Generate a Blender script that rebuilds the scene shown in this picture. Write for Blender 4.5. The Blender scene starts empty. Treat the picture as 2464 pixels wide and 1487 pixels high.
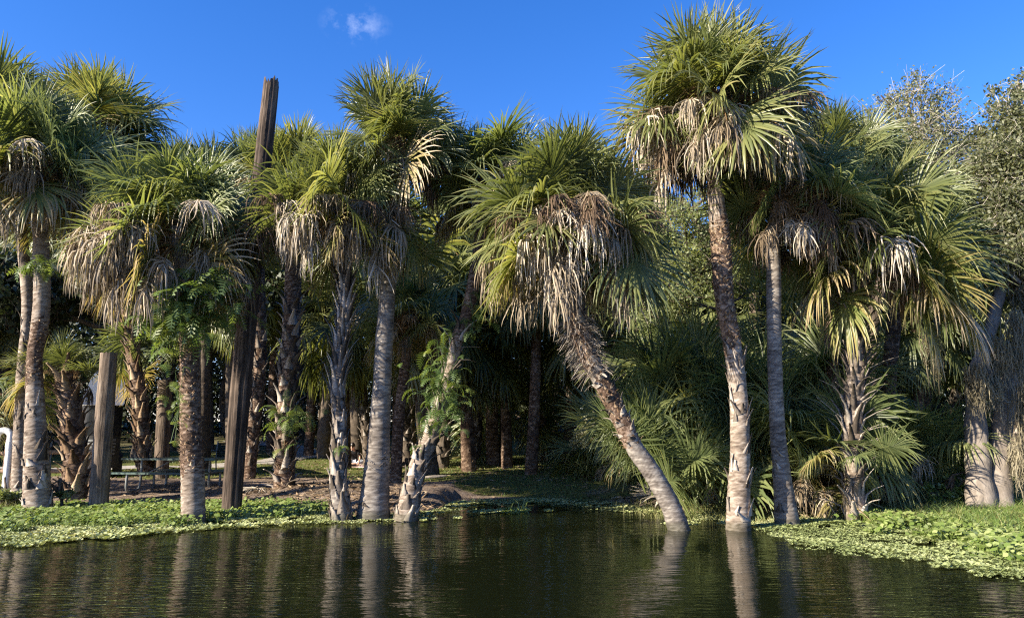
import bpy, math, random
import numpy as np
from mathutils import Vector, Matrix, noise as mnoise

random.seed(7); RNG = np.random.default_rng(7)
scene = bpy.context.scene
COL = scene.collection
rad = math.radians
TAU = math.tau

# ------------------------------------------------------------------ camera
CAMZ = 1.6; F = 1780.0; CX, CY = 1232.0, 743.5
TH = math.atan((1033.0 - CY) / F)
cam = bpy.data.objects.new("camera", bpy.data.cameras.new("camera"))
COL.objects.link(cam); scene.camera = cam
cam.location = (0, 0, CAMZ); cam.rotation_euler = (math.pi / 2 + TH, 0, 0)
cam.data.sensor_width = 36; cam.data.lens = 36 * F / 2464.0
cam.data.clip_start = 0.1; cam.data.clip_end = 2000

def raydir(x, y):
    u = (x - CX) / F; v = (CY - y) / F
    return np.array((u, math.cos(TH) - v * math.sin(TH), math.sin(TH) + v * math.cos(TH)))
def at(x, y, Y):
    d = raydir(x, y); t = Y / d[1]
    return np.array((d[0] * t, Y, CAMZ + d[2] * t))
def pxm(x, y, Y):                      # metres per photo unit at that place
    return Y / raydir(x, y)[1] / F
def hit(x, y, z=0.0):
    d = raydir(x, y); t = (z - CAMZ) / d[2]
    return np.array((d[0] * t, d[1] * t, z))

# ------------------------------------------------------------------ terrain
SHORE_D = [(-200,1222),(0,1224),(300,1217),(600,1217),(690,1228),(770,1242),(860,1248),(1000,1247),(1038,1238),(1080,1216),(1150,1204),(1250,1199),
           (1450,1206),(1540,1222),(1650,1240),(1800,1246),(2000,1238),(2200,1232),(2464,1228),(2700,1226)]
SHX, SHY = zip(*sorted((hit(x, y)[0], hit(x, y)[1]) for x, y in SHORE_D))
def shore(x): return np.interp(x, SHX, SHY)
def sstep(a, b, v):
    t = np.clip((v - a) / (b - a), 0, 1); return t * t * (3 - 2 * t)
def terrain(x, y):
    x = np.asarray(x, float); y = np.asarray(y, float)
    d = y - shore(x)
    z = -0.5 + 0.5 * sstep(-1.6, 0, d) + 0.27 * sstep(-0.1, 3.2, d)
    b = np.maximum(0, y - 26); b = np.minimum(b, 34)
    z = z + 0.02 * b + 0.0011 * b * b
    z = z + (0.03 * np.sin(x * 1.7 + 0.6 * y) * np.sin(y * 1.1 - .4 * x) + 0.02 * np.sin(3.1 * x + 1.3) * np.sin(2.7 * y)) * sstep(0.2, 2, d)
    # little mound round the booted palm
    z = z + 0.10 * np.exp(-(((x + 5.1) / 1.1) ** 2 + ((y - 17.2) / 1.2) ** 2))
    return z
def ground_hit(x, y):
    d = raydir(x, y); lo = 4.0
    for i in range(900):
        Y = lo + i * 0.08; t = Y / d[1]
        if CAMZ + d[2] * t <= max(0, float(terrain(d[0] * t, Y))): break
    return np.array((d[0] * t, Y, max(0, float(terrain(d[0] * t, Y)))))

# ------------------------------------------------------------------ mesh builder
class MB:
    def __init__(s): s.V = []; s.F = []; s.M = []; s.T = []; s.n = 0
    def add(s, v, f, tint=0.5, m=0):
        v = np.asarray(v, np.float32).reshape(-1, 3); f = np.asarray(f, np.int64)
        s.V.append(v); s.F.append(f + s.n); s.M.append(np.full(len(f), m, np.int32))
        t = np.asarray(tint, np.float32)
        s.T.append(np.full(len(v), t, np.float32) if t.ndim == 0 else t)
        s.n += len(v)
    def mesh(s, name, mats, smooth=False):
        me = bpy.data.meshes.new(name)
        V = np.concatenate(s.V); me.vertices.add(len(V)); me.vertices.foreach_set("co", V.ravel())
        sizes = np.concatenate([np.full(len(f), f.shape[1], np.int32) for f in s.F])
        loops = np.concatenate([f.ravel() for f in s.F]).astype(np.int32)
        me.loops.add(len(loops)); me.loops.foreach_set("vertex_index", loops)
        me.polygons.add(len(sizes))
        st = np.zeros(len(sizes), np.int32); st[1:] = np.cumsum(sizes)[:-1]
        me.polygons.foreach_set("loop_start", st); me.polygons.foreach_set("loop_total", sizes)
        me.polygons.foreach_set("material_index", np.concatenate(s.M))
        if smooth: me.polygons.foreach_set("use_smooth", np.ones(len(sizes), bool))
        a = me.attributes.new("tint", 'FLOAT', 'POINT'); a.data.foreach_set("value", np.concatenate(s.T))
        for m in (mats if isinstance(mats, (list, tuple)) else [mats]): me.materials.append(m)
        me.update(calc_edges=True); me.validate()
        return me

def tag(o, label=None, cat=None, group=None, kind=None):
    if label: o["label"] = label
    if cat: o["category"] = cat
    if group: o["group"] = group
    if kind: o["kind"] = kind
    return o
def link(name, data, parent=None, loc=(0, 0, 0), rz=0.0, sc=1.0):
    o = bpy.data.objects.new(name, data); COL.objects.link(o)
    o.location = tuple(float(c) for c in loc); o.rotation_euler = (0, 0, rz)
    o.scale = (sc, sc, sc) if np.ndim(sc) == 0 else sc
    if parent is not None: o.parent = parent
    return o
def thing(name, loc, label, cat, group=None):
    return tag(link(name, None, None, loc), label, cat, group)

def frames(P):
    P = np.asarray(P, float); T = np.gradient(P, axis=0); T /= np.linalg.norm(T, axis=1)[:, None] + 1e-9
    ref = np.array((0, 1.0, 0)) if abs(T[:, 1]).mean() < .8 else np.array((1.0, 0, 0))
    A = np.cross(T, ref); A /= np.linalg.norm(A, axis=1)[:, None] + 1e-9
    B = np.cross(T, A)
    return P, T, A, B
def tube(mb, P, R, sides=8, tint=.5, m=0, caps=True, squash=1.0):
    P, T, A, B = frames(P); n = len(P); R = np.broadcast_to(np.asarray(R, float), (n,))
    a = np.linspace(0, TAU, sides, endpoint=False)
    V = P[:, None] + R[:, None, None] * (np.cos(a)[None, :, None] * A[:, None] + squash * np.sin(a)[None, :, None] * B[:, None])
    i = np.arange(n - 1)[:, None] * sides; j = np.arange(sides)[None]; j2 = (j + 1) % sides
    Q = np.stack([i + j, i + j2, i + sides + j2, i + sides + j], -1).reshape(-1, 4)
    mb.add(V.reshape(-1, 3), Q, tint, m)
    if caps:
        mb.add(V[0], np.arange(sides)[None, ::-1], tint, m); mb.add(V[-1], np.arange(sides)[None], tint, m)
def ribbon(mb, P, W, side, tint=.5, m=0, fold=None):
    """flat or V-folded strip along P; side = across vector(s); fold = offset of the middle line"""
    P = np.asarray(P, float); n = len(P); W = np.broadcast_to(np.asarray(W, float), (n,))[:, None] * .5
    S = np.broadcast_to(np.asarray(side, float), (n, 3))
    if fold is None:
        V = np.stack([P - S * W, P + S * W], 1).reshape(-1, 3); i = np.arange(n - 1) * 2
        Q = np.stack([i, i + 1, i + 3, i + 2], -1)
    else:
        V = np.stack([P - S * W, P + fold * W, P + S * W], 1).reshape(-1, 3); i = np.arange(n - 1) * 3
        Q = np.concatenate([np.stack([i, i + 1, i + 4, i + 3], -1), np.stack([i + 1, i + 2, i + 5, i + 4], -1)])
    mb.add(V, Q, tint, m)
def box(mb, c, s, rz=0.0, tint=.5, m=0, bev=0.0):
    x, y, z = np.asarray(s, float) / 2
    if bev:
        b = bev
        ring = [(-x+b,-y),(x-b,-y),(x,-y+b),(x,y-b),(x-b,y),(-x+b,y),(-x,y-b),(-x,-y+b)]
        V = [(p, q, -z) for p, q in ring] + [(p, q, z) for p, q in ring]
        f4 = np.array([[i, (i+1)%8, 8+(i+1)%8, 8+i] for i in range(8)])
        V = np.array(V)
    else:
        V = np.array([(-x,-y,-z),(x,-y,-z),(x,y,-z),(-x,y,-z),(-x,-y,z),(x,-y,z),(x,y,z),(-x,y,z)])
        f4 = np.array([[0,1,5,4],[1,2,6,5],[2,3,7,6],[3,0,4,7]])
    R = np.array([[math.cos(rz), -math.sin(rz), 0],[math.sin(rz), math.cos(rz), 0],[0,0,1]])
    V = V @ R.T + np.asarray(c)
    n = len(V) // 2
    mb.add(V, f4, tint, m); mb.add(V[:n], np.arange(n)[None, ::-1], tint, m); mb.add(V[n:], np.arange(n)[None], tint, m)
def leaves(mb, C, L, W, rng, tint=None, m=0, flat=0.0, droop=0.0):
    """diamond leaves of length L and width W at centres C, random directions"""
    n = len(C); u = rng.normal(size=(n, 3)); u[:, 2] = u[:, 2] * (1 - flat) - droop
    u /= np.linalg.norm(u, axis=1)[:, None]
    w = rng.normal(size=(n, 3)); w[:, 2] *= (1 - flat); w -= (w * u).sum(1)[:, None] * u
    w /= np.linalg.norm(w, axis=1)[:, None] + 1e-9
    L = (np.broadcast_to(L, (n,)) * rng.uniform(.7, 1.3, n))[:, None] * .5
    W = (np.broadcast_to(W, (n,)) * rng.uniform(.7, 1.3, n))[:, None] * .5
    V = np.stack([C - u * L, C + w * W - u * L * .1, C + u * L, C - w * W - u * L * .1], 1).reshape(-1, 3)
    Q = np.arange(n * 4).reshape(-1, 4)
    t = rng.uniform(0, 1, n) if tint is None else tint
    mb.add(V, Q, np.repeat(t, 4), m)

# ------------------------------------------------------------------ materials
def newmat(name):
    m = bpy.data.materials.new(name); m.use_nodes = True
    nt = m.node_tree; nt.nodes.clear(); out = nt.nodes.new("ShaderNodeOutputMaterial")
    return m, nt, out
def N(nt, t, **kw):
    n = nt.nodes.new(t)
    for k, v in kw.items():
        if k in n.inputs.keys(): n.inputs[k].default_value = v
        else: setattr(n, k, v)
    return n
def ramp(nt, src, stops):
    r = nt.nodes.new("ShaderNodeValToRGB"); e = r.color_ramp.elements
    while len(e) < len(stops): e.new(0.5)
    for k, (p, c) in enumerate(stops): e[k].position = p; e[k].color = (*c, 1)
    nt.links.new(src, r.inputs[0]); return r.outputs[0]
def leafmat(name, stops, trans=0.3, rough=.42, tcol=1.6, spec=.5, objvar=.35):
    m, nt, out = newmat(name); L = nt.links.new
    at_ = N(nt, "ShaderNodeAttribute", attribute_name="tint")
    oi = N(nt, "ShaderNodeObjectInfo")
    mx = N(nt, "ShaderNodeMath", operation='MULTIPLY_ADD'); L(oi.outputs['Random'], mx.inputs[0]); mx.inputs[1].default_value = objvar
    a2 = N(nt, "ShaderNodeMath", operation='MULTIPLY'); L(at_.outputs['Fac'], a2.inputs[0]); a2.inputs[1].default_value = 1 - objvar
    L(a2.outputs[0], mx.inputs[2])
    c = ramp(nt, mx.outputs[0], stops)
    p = N(nt, "ShaderNodeBsdfPrincipled", Roughness=rough); L(c, p.inputs['Base Color']); p.inputs['Specular IOR Level'].default_value = spec
    if trans > 0:
        tr = N(nt, "ShaderNodeBsdfTranslucent")
        g = N(nt, "ShaderNodeMix", data_type='RGBA', blend_type='MULTIPLY'); g.inputs[0].default_value = 1
        L(c, g.inputs[6]); g.inputs[7].default_value = (tcol * 1.15, tcol * 1.1, tcol * .55, 1); L(g.outputs[2], tr.inputs[0])
        ms = N(nt, "ShaderNodeMixShader"); ms.inputs[0].default_value = trans
        L(p.outputs[0], ms.inputs[1]); L(tr.outputs[0], ms.inputs[2]); L(ms.outputs[0], out.inputs[0])
    else: L(p.outputs[0], out.inputs[0])
    return m
def barkmat(name, stops, scale=(3, 3, 14), bump=.6, rough=.9, dist=.02, wave=0.0, tintvar=.3):
    m, nt, out = newmat(name); L = nt.links.new
    tc = N(nt, "ShaderNodeTexCoord"); mp = N(nt, "ShaderNodeMapping"); mp.inputs['Scale'].default_value = scale
    L(tc.outputs['Object'], mp.inputs[0])
    n1 = N(nt, "ShaderNodeTexNoise", Scale=1.6, Detail=9.0, Roughness=.68, Distortion=.4); L(mp.outputs[0], n1.inputs['Vector'])
    n2 = N(nt, "ShaderNodeTexNoise", Scale=1.1, Detail=5.0); L(tc.outputs['Object'], n2.inputs['Vector'])
    at_ = N(nt, "ShaderNodeAttribute", attribute_name="tint")
    s = N(nt, "ShaderNodeMath", operation='MULTIPLY_ADD'); L(n2.outputs[0], s.inputs[0]); s.inputs[1].default_value = .45; L(n1.outputs[0], s.inputs[2])
    s2 = N(nt, "ShaderNodeMath", operation='MULTIPLY_ADD'); L(at_.outputs['Fac'], s2.inputs[0]); s2.inputs[1].default_value = tintvar; L(s.outputs[0], s2.inputs[2])
    s3 = N(nt, "ShaderNodeMath", operation='SUBTRACT'); L(s2.outputs[0], s3.inputs[0]); s3.inputs[1].default_value = .22 + tintvar / 2
    c = ramp(nt, s3.outputs[0], stops)
    ge = N(nt, "ShaderNodeNewGeometry"); sp = N(nt, "ShaderNodeSeparateXYZ"); L(ge.outputs['Position'], sp.inputs[0])
    wz = N(nt, "ShaderNodeMath", operation='MULTIPLY_ADD'); L(n2.outputs[0], wz.inputs[0]); wz.inputs[1].default_value = -.22; L(sp.outputs[2], wz.inputs[2])
    wr = N(nt, "ShaderNodeMapRange"); L(wz.outputs[0], wr.inputs[0]); wr.inputs[1].default_value = -.03; wr.inputs[2].default_value = .05; wr.inputs[3].default_value = .6; wr.inputs[4].default_value = 0
    wx = N(nt, "ShaderNodeMix", data_type='RGBA'); L(wr.outputs[0], wx.inputs[0]); L(c, wx.inputs[6]); wx.inputs[7].default_value = (.035, .036, .018, 1); c = wx.outputs[2]
    p = N(nt, "ShaderNodeBsdfPrincipled", Roughness=rough); L(c, p.inputs['Base Color']); p.inputs['Specular IOR Level'].default_value = .2
    b = N(nt, "ShaderNodeBump", Strength=bump, Distance=dist); L(n1.outputs[0], b.inputs['Height']); L(b.outputs[0], p.inputs['Normal'])
    L(p.outputs[0], out.inputs[0]); return m
def plain(name, col, rough=.6, metal=0.0, var=.25, scale=6.0, bump=.1):
    m, nt, out = newmat(name); L = nt.links.new
    tc = N(nt, "ShaderNodeTexCoord"); n1 = N(nt, "ShaderNodeTexNoise", Scale=scale, Detail=6.0); L(tc.outputs['Object'], n1.inputs['Vector'])
    c = np.array(col)
    cc = ramp(nt, n1.outputs[0], [(.3, tuple(c * (1 - var))), (.7, tuple(np.minimum(1, c * (1 + var))))])
    p = N(nt, "ShaderNodeBsdfPrincipled", Roughness=rough, Metallic=metal); L(cc, p.inputs['Base Color'])
    b = N(nt, "ShaderNodeBump", Strength=bump, Distance=.01); L(n1.outputs[0], b.inputs['Height']); L(b.outputs[0], p.inputs['Normal'])
    L(p.outputs[0], out.inputs[0]); return m

GREEN = leafmat("palm_green", [(0, (.055, .075, .03)), (.35, (.115, .14, .052)), (.7, (.20, .215, .08)), (1, (.33, .30, .125))], trans=.38, rough=.36, spec=.5)
GREENWARM = leafmat("palm_green_warm", [(0, (.058, .076, .028)), (.35, (.122, .145, .05)), (.7, (.21, .218, .08)), (1, (.34, .30, .13))], trans=.38, rough=.34, spec=.55)
GREENGREY = leafmat("palm_green_grey", [(0, (.055, .078, .032)), (.35, (.115, .148, .058)), (.7, (.20, .225, .09)), (1, (.32, .31, .14))], trans=.38, rough=.38, spec=.45)
def tone(o, m):
    if m is not None and o.material_slots[0].material.name == "palm_green":
        o.material_slots[0].link = 'OBJECT'; o.material_slots[0].material = m
    return o
YELLOWGREEN = leafmat("palm_yellow_green", [(0, (.07, .10, .025)), (.4, (.15, .17, .045)), (.62, (.25, .22, .08)), (.8, (.34, .26, .14)), (1, (.44, .36, .24))], trans=.3, rough=.42)
DEAD = leafmat("palm_dead", [(0, (.085, .058, .036)), (.3, (.22, .17, .11)), (.65, (.38, .32, .24)), (1, (.55, .50, .42))], trans=.12, rough=.75, tcol=1.0, spec=.2, objvar=.5)
DEADBROWN = leafmat("palm_dead_brown", [(0, (.055, .036, .022)), (.5, (.15, .10, .062)), (1, (.30, .225, .145))], trans=.12, rough=.75, tcol=1.0, spec=.2)
STALK = leafmat("palm_stalk", [(0, (.08, .05, .024)), (.5, (.18, .11, .05)), (1, (.30, .20, .09))], trans=0, rough=.8, spec=.2)
PETIOLE = leafmat("palm_petiole", [(0, (.07, .09, .025)), (1, (.15, .16, .05))], trans=0, rough=.45)
FERN = leafmat("fern_green", [(0, (.045, .08, .022)), (.5, (.09, .145, .038)), (1, (.24, .28, .07))], trans=.35, rough=.5)
OAKLEAF = leafmat("oak_leaf", [(0, (.06, .07, .038)), (.5, (.145, .158, .08)), (.85, (.24, .24, .14)), (1, (.36, .34, .23))], trans=.4, rough=.5)
BRIGHTLEAF = leafmat("bright_leaf", [(0, (.085, .11, .048)), (.5, (.20, .235, .095)), (1, (.36, .37, .18))], trans=.4, rough=.5)
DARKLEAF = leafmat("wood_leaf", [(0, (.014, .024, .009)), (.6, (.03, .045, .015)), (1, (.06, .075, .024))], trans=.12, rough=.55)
MOSS = leafmat("moss_strand", [(0, (.11, .095, .06)), (.5, (.20, .175, .12)), (1, (.32, .285, .20))], trans=.15, rough=.9, tcol=1.0, spec=.1)
LETTUCE = leafmat("water_lettuce_leaf", [(0, (.12, .15, .05)), (.45, (.29, .33, .14)), (.9, (.45, .47, .25)), (1, (.36, .29, .14))], trans=.2, rough=.6, tcol=1.2, spec=.3)
PENNY = leafmat("pennywort_leaf", [(0, (.06, .11, .022)), (.5, (.15, .21, .05)), (1, (.38, .42, .18))], trans=.3, rough=.35, tcol=1.4)
GRASS = leafmat("grass_blade", [(0, (.05, .095, .02)), (.6, (.11, .17, .035)), (1, (.27, .24, .09))], trans=.3, rough=.55)
DRYGRASS = leafmat("dry_grass_blade", [(0, (.10, .12, .035)), (.5, (.19, .19, .065)), (1, (.34, .29, .13))], trans=.25, rough=.65, tcol=1.1)
LITTER = leafmat("litter", [(0, (.09, .06, .035)), (.5, (.22, .155, .095)), (1, (.40, .32, .22))], trans=0, rough=.85, spec=.15)

BK_GREY = barkmat("bark_grey", [(.30, (.062, .052, .044)), (.5, (.16, .138, .118)), (.70, (.31, .28, .24))], scale=(2.5, 2.5, 13), bump=.8)
BK_TAN = barkmat("bark_tan", [(.30, (.07, .052, .039)), (.48, (.20, .158, .122)), (.72, (.39, .335, .28))], scale=(3, 3, 10), bump=.8)
BK_BROWN = barkmat("bark_brown", [(.32, (.03, .018, .012)), (.5, (.095, .06, .04)), (.72, (.33, .25, .19))], scale=(7, 7, 11), bump=1.0)
BOOT = barkmat("leaf_boot_wood", [(.25, (.06, .048, .037)), (.5, (.18, .15, .122)), (.78, (.38, .335, .285))], scale=(9, 9, 2.5), bump=.6, tintvar=.6)
BOOTBROWN = barkmat("leaf_boot_brown", [(.15, (.07, .042, .024)), (.5, (.19, .125, .075)), (.85, (.36, .28, .19))], scale=(9, 9, 2.5), bump=.6, tintvar=.6)
POLE = barkmat("pole_wood", [(.30, (.016, .012, .009)), (.5, (.06, .044, .034)), (.75, (.19, .145, .112))], scale=(16, 16, .7), bump=1.0, tintvar=.3)
POSTW = barkmat("post_wood", [(.30, (.038, .028, .021)), (.5, (.125, .094, .07)), (.75, (.30, .24, .185))], scale=(16, 16, .8), bump=1.0, tintvar=.3)
TWIG = barkmat("twig_bark", [(.3, (.16, .14, .115)), (.5, (.30, .27, .225)), (.7, (.44, .40, .34))], scale=(7, 7, 4), bump=.4)
OAKBARK = barkmat("oak_bark", [(.2, (.085, .07, .055)), (.5, (.20, .17, .14)), (.85, (.36, .315, .265))], scale=(7, 7, 2), bump=1.0)
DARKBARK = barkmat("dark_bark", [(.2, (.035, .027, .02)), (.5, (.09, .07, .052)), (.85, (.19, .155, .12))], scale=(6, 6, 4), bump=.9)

# ------------------------------------------------------------------ fronds
def unit(v): return v / (np.linalg.norm(v) + 1e-9)
def add_frond(mb, elev, rng, droop=.5, roll=0.0, dead=0.0, lp=1.05, lb=1.05, nseg=60, arch=.5, lift=.2, basez=0.0, tint0=None, M=(0, 1), az=None, org=None, sc=1.0, stations=6, carch=None, tips=.22):
    """one fan frond growing along +X (or along az from org) at the elevation given"""
    e = elev; p = np.zeros(3); P = [p.copy()]; npt = 7; st = lp / npt
    for k in range(npt):
        e -= arch * .55 / npt * (1.0 if e > -1.3 else 0)
        p = p + st * np.array((math.cos(e), 0, math.sin(e))); P.append(p.copy())
    P = np.array(P)
    mb2 = []
    Tc = np.array((math.cos(e), 0, math.sin(e)))
    costa = [p.copy()]; dirs = [Tc]; nc = 6; lc = lb * .42
    for k in range(nc):
        e -= (arch * .75 if carch is None else carch) / nc * (1.0 if e > -1.45 else 0)
        dirs.append(np.array((math.cos(e), 0, math.sin(e)))); p = p + dirs[-1] * lc / nc; costa.append(p.copy())
    costa = np.array(costa); dirs = np.array(dirs)
    chunks = []                                       # (pts, width, side, fold, tint)
    half = nseg // 2
    tb = rng.uniform(.15, .6) if tint0 is None else tint0
    for sgn in (-1, 1):
        for k in range(half):
            q = (k + .5 + rng.uniform(-.25, .25)) / half
            ang = rad(118) * (1 - q) ** .85 + rad(2)
            ci = q * .999 * nc; i0 = int(ci); fr = ci - i0
            o = costa[i0] * (1 - fr) + costa[i0 + 1] * fr; T = unit(dirs[i0] * (1 - fr) + dirs[i0 + 1] * fr)
            Nn = np.array((-T[2], 0, T[0]))
            B0 = np.array((0, 1.0, 0))
            B = B0 * math.cos(roll) + Nn * math.sin(roll); Nn = Nn * math.cos(roll) - B0 * math.sin(roll)
            bl = lift + rng.normal(0, .06 + .1 * dead)
            d = unit(math.cos(ang) * T + math.sin(ang) * (sgn * B * math.cos(bl) + Nn * math.sin(bl)))
            ln = lb * (.70 + .30 * math.sin(math.pi * (.15 + .7 * q))) * (rng.uniform(.9, 1.06) if not dead else rng.uniform(.35, 1.2))
            ts = np.array((0, .22, .45, .65, .83, 1.0)) if stations == 6 else np.array((0, .35, .7, 1.0))
            pts = [o.copy()]; dd = d.copy(); Ds = [d]
            wild = dead > .5 and rng.random() < .16
            g = droop * rng.uniform(.5, 1.3); kink = rng.uniform(.5, 1.0) * (.3 + droop) if rng.random() < .22 + .25 * droop else 0; jit = rng.normal(0, .04, 3)
            if dead: g = droop * (rng.uniform(.8, 1.4) if not wild else rng.uniform(.05, .5))
            for a, b in zip(ts[:-1], ts[1:]):
                gg = g * (b - a) * (.35 + 3.2 * b * b) if not dead else g * (b - a) * (.5 if a < .2 else 3.4)
                dd = unit(dd + np.array((0, 0, -gg - (kink if (not dead and a >= .44 and a < .8) else 0))) + rng.normal(0, .022 + .26 * dead, 3) + (jit if b > .3 and not dead else 0))
                pts.append(pts[-1] + dd * ln * (b - a)); Ds.append(dd)
            pts = np.array(pts); Ds = np.array(Ds)
            fn = Nn
            S = np.cross(Ds, fn); S /= np.linalg.norm(S, axis=1)[:, None] + 1e-6
            if dead:
                tw = rng.uniform(-1, 1) * 1.5
                S = S * math.cos(tw) + np.cross(Ds, S) * math.sin(tw)
            w0 = lb * (.040 * 60 / nseg if not dead else .030 * rng.uniform(.6, 1.5))
            prof = (np.array((.34, .84, .98, .74, .42, .04)) if stations == 6 else np.array((.4, .9, .5, .03))) * rng.uniform(.8, 1.15)
            fo = np.cross(S, Ds) * rng.uniform(.25, 1.0)
            tt = np.clip(tb + rng.normal(0, .22 + .06 * dead), 0, 1) + tips * np.linspace(0, 1, len(pts)) ** 1.5 * (1 if not dead else 0)
            chunks.append((pts, w0 * prof, S, fo, np.repeat(np.clip(tt, 0, 1), 3)))
    # transform
    if az is None: R = np.eye(3); o0 = np.zeros(3)
    else:
        c, s = math.cos(az), math.sin(az); R = np.array([[c, -s, 0], [s, c, 0], [0, 0, 1]]); o0 = np.asarray(org)
    def X(a): return (np.asarray(a) * sc) @ R.T + o0
    def Y(a): return np.asarray(a) @ R.T
    rr = np.linspace(.022, .011, len(P)) * lp * sc
    tube(mb, X(P), rr, 5, tb + .2, M[1], caps=False)
    tube(mb, X(costa), np.linspace(.011, .003, len(costa)) * lp * sc, 4, tb + .25, M[1], caps=False)
    for pts, w, S, fo, tt in chunks:
        ribbon(mb, X(pts), w * sc, Y(S), tt, M[0], fold=Y(fo))

CLASSES = [85, 68, 50, 32, 14, -6, -28, -48]
VAR = {}
for ci, c in enumerate(CLASSES):
    for v in range(5):
        rng = np.random.default_rng(100 + ci * 10 + v); mb = MB()
        old = ci / 7.0
        add_frond(mb, rad(c), rng, droop=.08 + .42 * old * rng.uniform(.6, 1.3) + (.5 if v == 3 else .15 if v == 4 else 0), roll=(-.9, .7, -.3, .25, 1.15)[v] + rng.uniform(-.2, .2), lp=.98 * rng.uniform(.82, 1.12), lb=1.34 * rng.uniform(.9, 1.08),
                  arch=.18 + .6 * old, lift=.32 - .45 * old, tips=.75 if c <= -6 and v != 1 else .22, tint0=rng.uniform(.15, .45) + .2 * old)
        VAR[c, v] = mb.mesh("palm_frond", [YELLOWGREEN if (c <= -6 and v != 1) or (c == 14 and v == 3) else GREEN, PETIOLE])
DEADV = []
for v in range(8):
    rng = np.random.default_rng(300 + v); mb = MB()
    add_frond(mb, rad((28, 16, 8, -5, 22, -25, 3, -12)[v]), rng, droop=2.6 if v % 4 else 1.2, carch=.45, roll=rng.uniform(-.7, .7), dead=1.0, lp=1.45 * rng.uniform(.6, 1.12), lb=.88 * rng.uniform(.75, 1.15),
              arch=.8, lift=-.3, tint0=(.36, .52, .64, .42, .3, .70, .54, .20)[v], nseg=54)
    DEADV.append(mb.mesh("dead_palm_frond", [DEADBROWN if v == 4 else DEAD, STALK]))
BROWNV = []
for v in range(4):
    rng = np.random.default_rng(340 + v); mb = MB()
    add_frond(mb, rad((12, 0, -10, -25)[v]), rng, droop=2.4 if v % 2 else 1.2, carch=.6, roll=rng.uniform(-.7, .7), dead=.8, lp=1.2 * rng.uniform(.7, 1.1), lb=.78,
              arch=1.2, lift=-.3, tint0=(.3, .6, .5, .8)[v], nseg=54)
    BROWNV.append(mb.mesh("brown_palm_frond", [DEADBROWN, STALK]))

def crown_core(rng, s, stalks=10):
    """petiole bases and the brown branched fruit stalks at the heart of a crown"""
    mb = MB()
    for i in range(22):
        a = i * 2.4 + rng.uniform(-.2, .2); e = rad(rng.uniform(35, 80))
        d = np.array((math.cos(a) * math.cos(e), math.sin(a) * math.cos(e), math.sin(e)))
        o = np.array((math.cos(a), math.sin(a), 0)) * .12 + np.array((0, 0, rng.uniform(-.55, .05)))
        pts = np.array([o, o + d * .22, o + d * .45 + np.array((math.cos(a), math.sin(a), 0)) * .05])
        ribbon(mb, pts * s, np.array((.13, .075, .05)) * s, np.array((-math.sin(a), math.cos(a), 0)), rng.uniform(0, 1), 0, fold=np.array((math.cos(a), math.sin(a), 0)) * .5)
    for i in range(stalks):
        a = rng.uniform(0, TAU); ln = rng.uniform(.9, 1.5); e = rad(rng.uniform(10, 55)); p = np.array((0, 0, -.1)); P = [p]
        for k in range(8):
            p = p + ln / 8 * np.array((math.cos(a) * math.cos(e), math.sin(a) * math.cos(e), math.sin(e))); e -= .26; P.append(p)
        P = np.array(P); tube(mb, P * s, np.linspace(.014, .004, 9) * s, 4, rng.uniform(.2, .8), 1, caps=False)
        for k in range(3, 9):
            for j in range(9):
                b = rng.normal(0, 1, 3); b[2] -= .5; b = unit(b) * rng.uniform(.12, .32); mid = P[k] + b * .5 + rng.normal(0, .03, 3)
                e3 = P[k] + b + np.array((0, 0, -.07))
                ribbon(mb, np.array([P[k], mid, e3]) * s, .012 * s, unit(np.cross(b, rng.normal(size=3))), rng.uniform(0, 1), 1)
                for q in range(3):
                    c = rng.normal(0, .09, 3); m0 = P[k] + b * rng.uniform(.3, 1)
                    ribbon(mb, np.array([m0, m0 + c]) * s, .011 * s, unit(np.cross(c, rng.normal(size=3))), rng.uniform(0, 1), 1)
    return mb.mesh("palm_crown", [BOOTBROWN, STALK])

# ------------------------------------------------------------------ trunks
def resample(P, R, step):
    P = np.asarray(P, float); R = np.asarray(R, float)
    # Catmull-Rom through the given points
    pts = []; rs = []
    n = len(P)
    for i in range(n - 1):
        p0, p1, p2, p3 = P[max(0, i - 1)], P[i], P[i + 1], P[min(n - 1, i + 2)]
        for t in np.linspace(0, 1, 12, endpoint=False):
            pts.append(.5 * ((2 * p1) + (-p0 + p2) * t + (2 * p0 - 5 * p1 + 4 * p2 - p3) * t * t + (-p0 + 3 * p1 - 3 * p2 + p3) * t ** 3)); rs.append(R[i] * (1 - t) + R[i + 1] * t)
    pts.append(P[-1]); rs.append(R[-1]); pts = np.array(pts); rs = np.array(rs)
    s = np.concatenate([[0], np.cumsum(np.linalg.norm(np.diff(pts, axis=0), axis=1))]); m = max(4, int(s[-1] / step))
    q = np.linspace(0, s[-1], m)
    return np.stack([np.interp(q, s, pts[:, k]) for k in range(3)], 1), np.interp(q, s, rs), q
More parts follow.
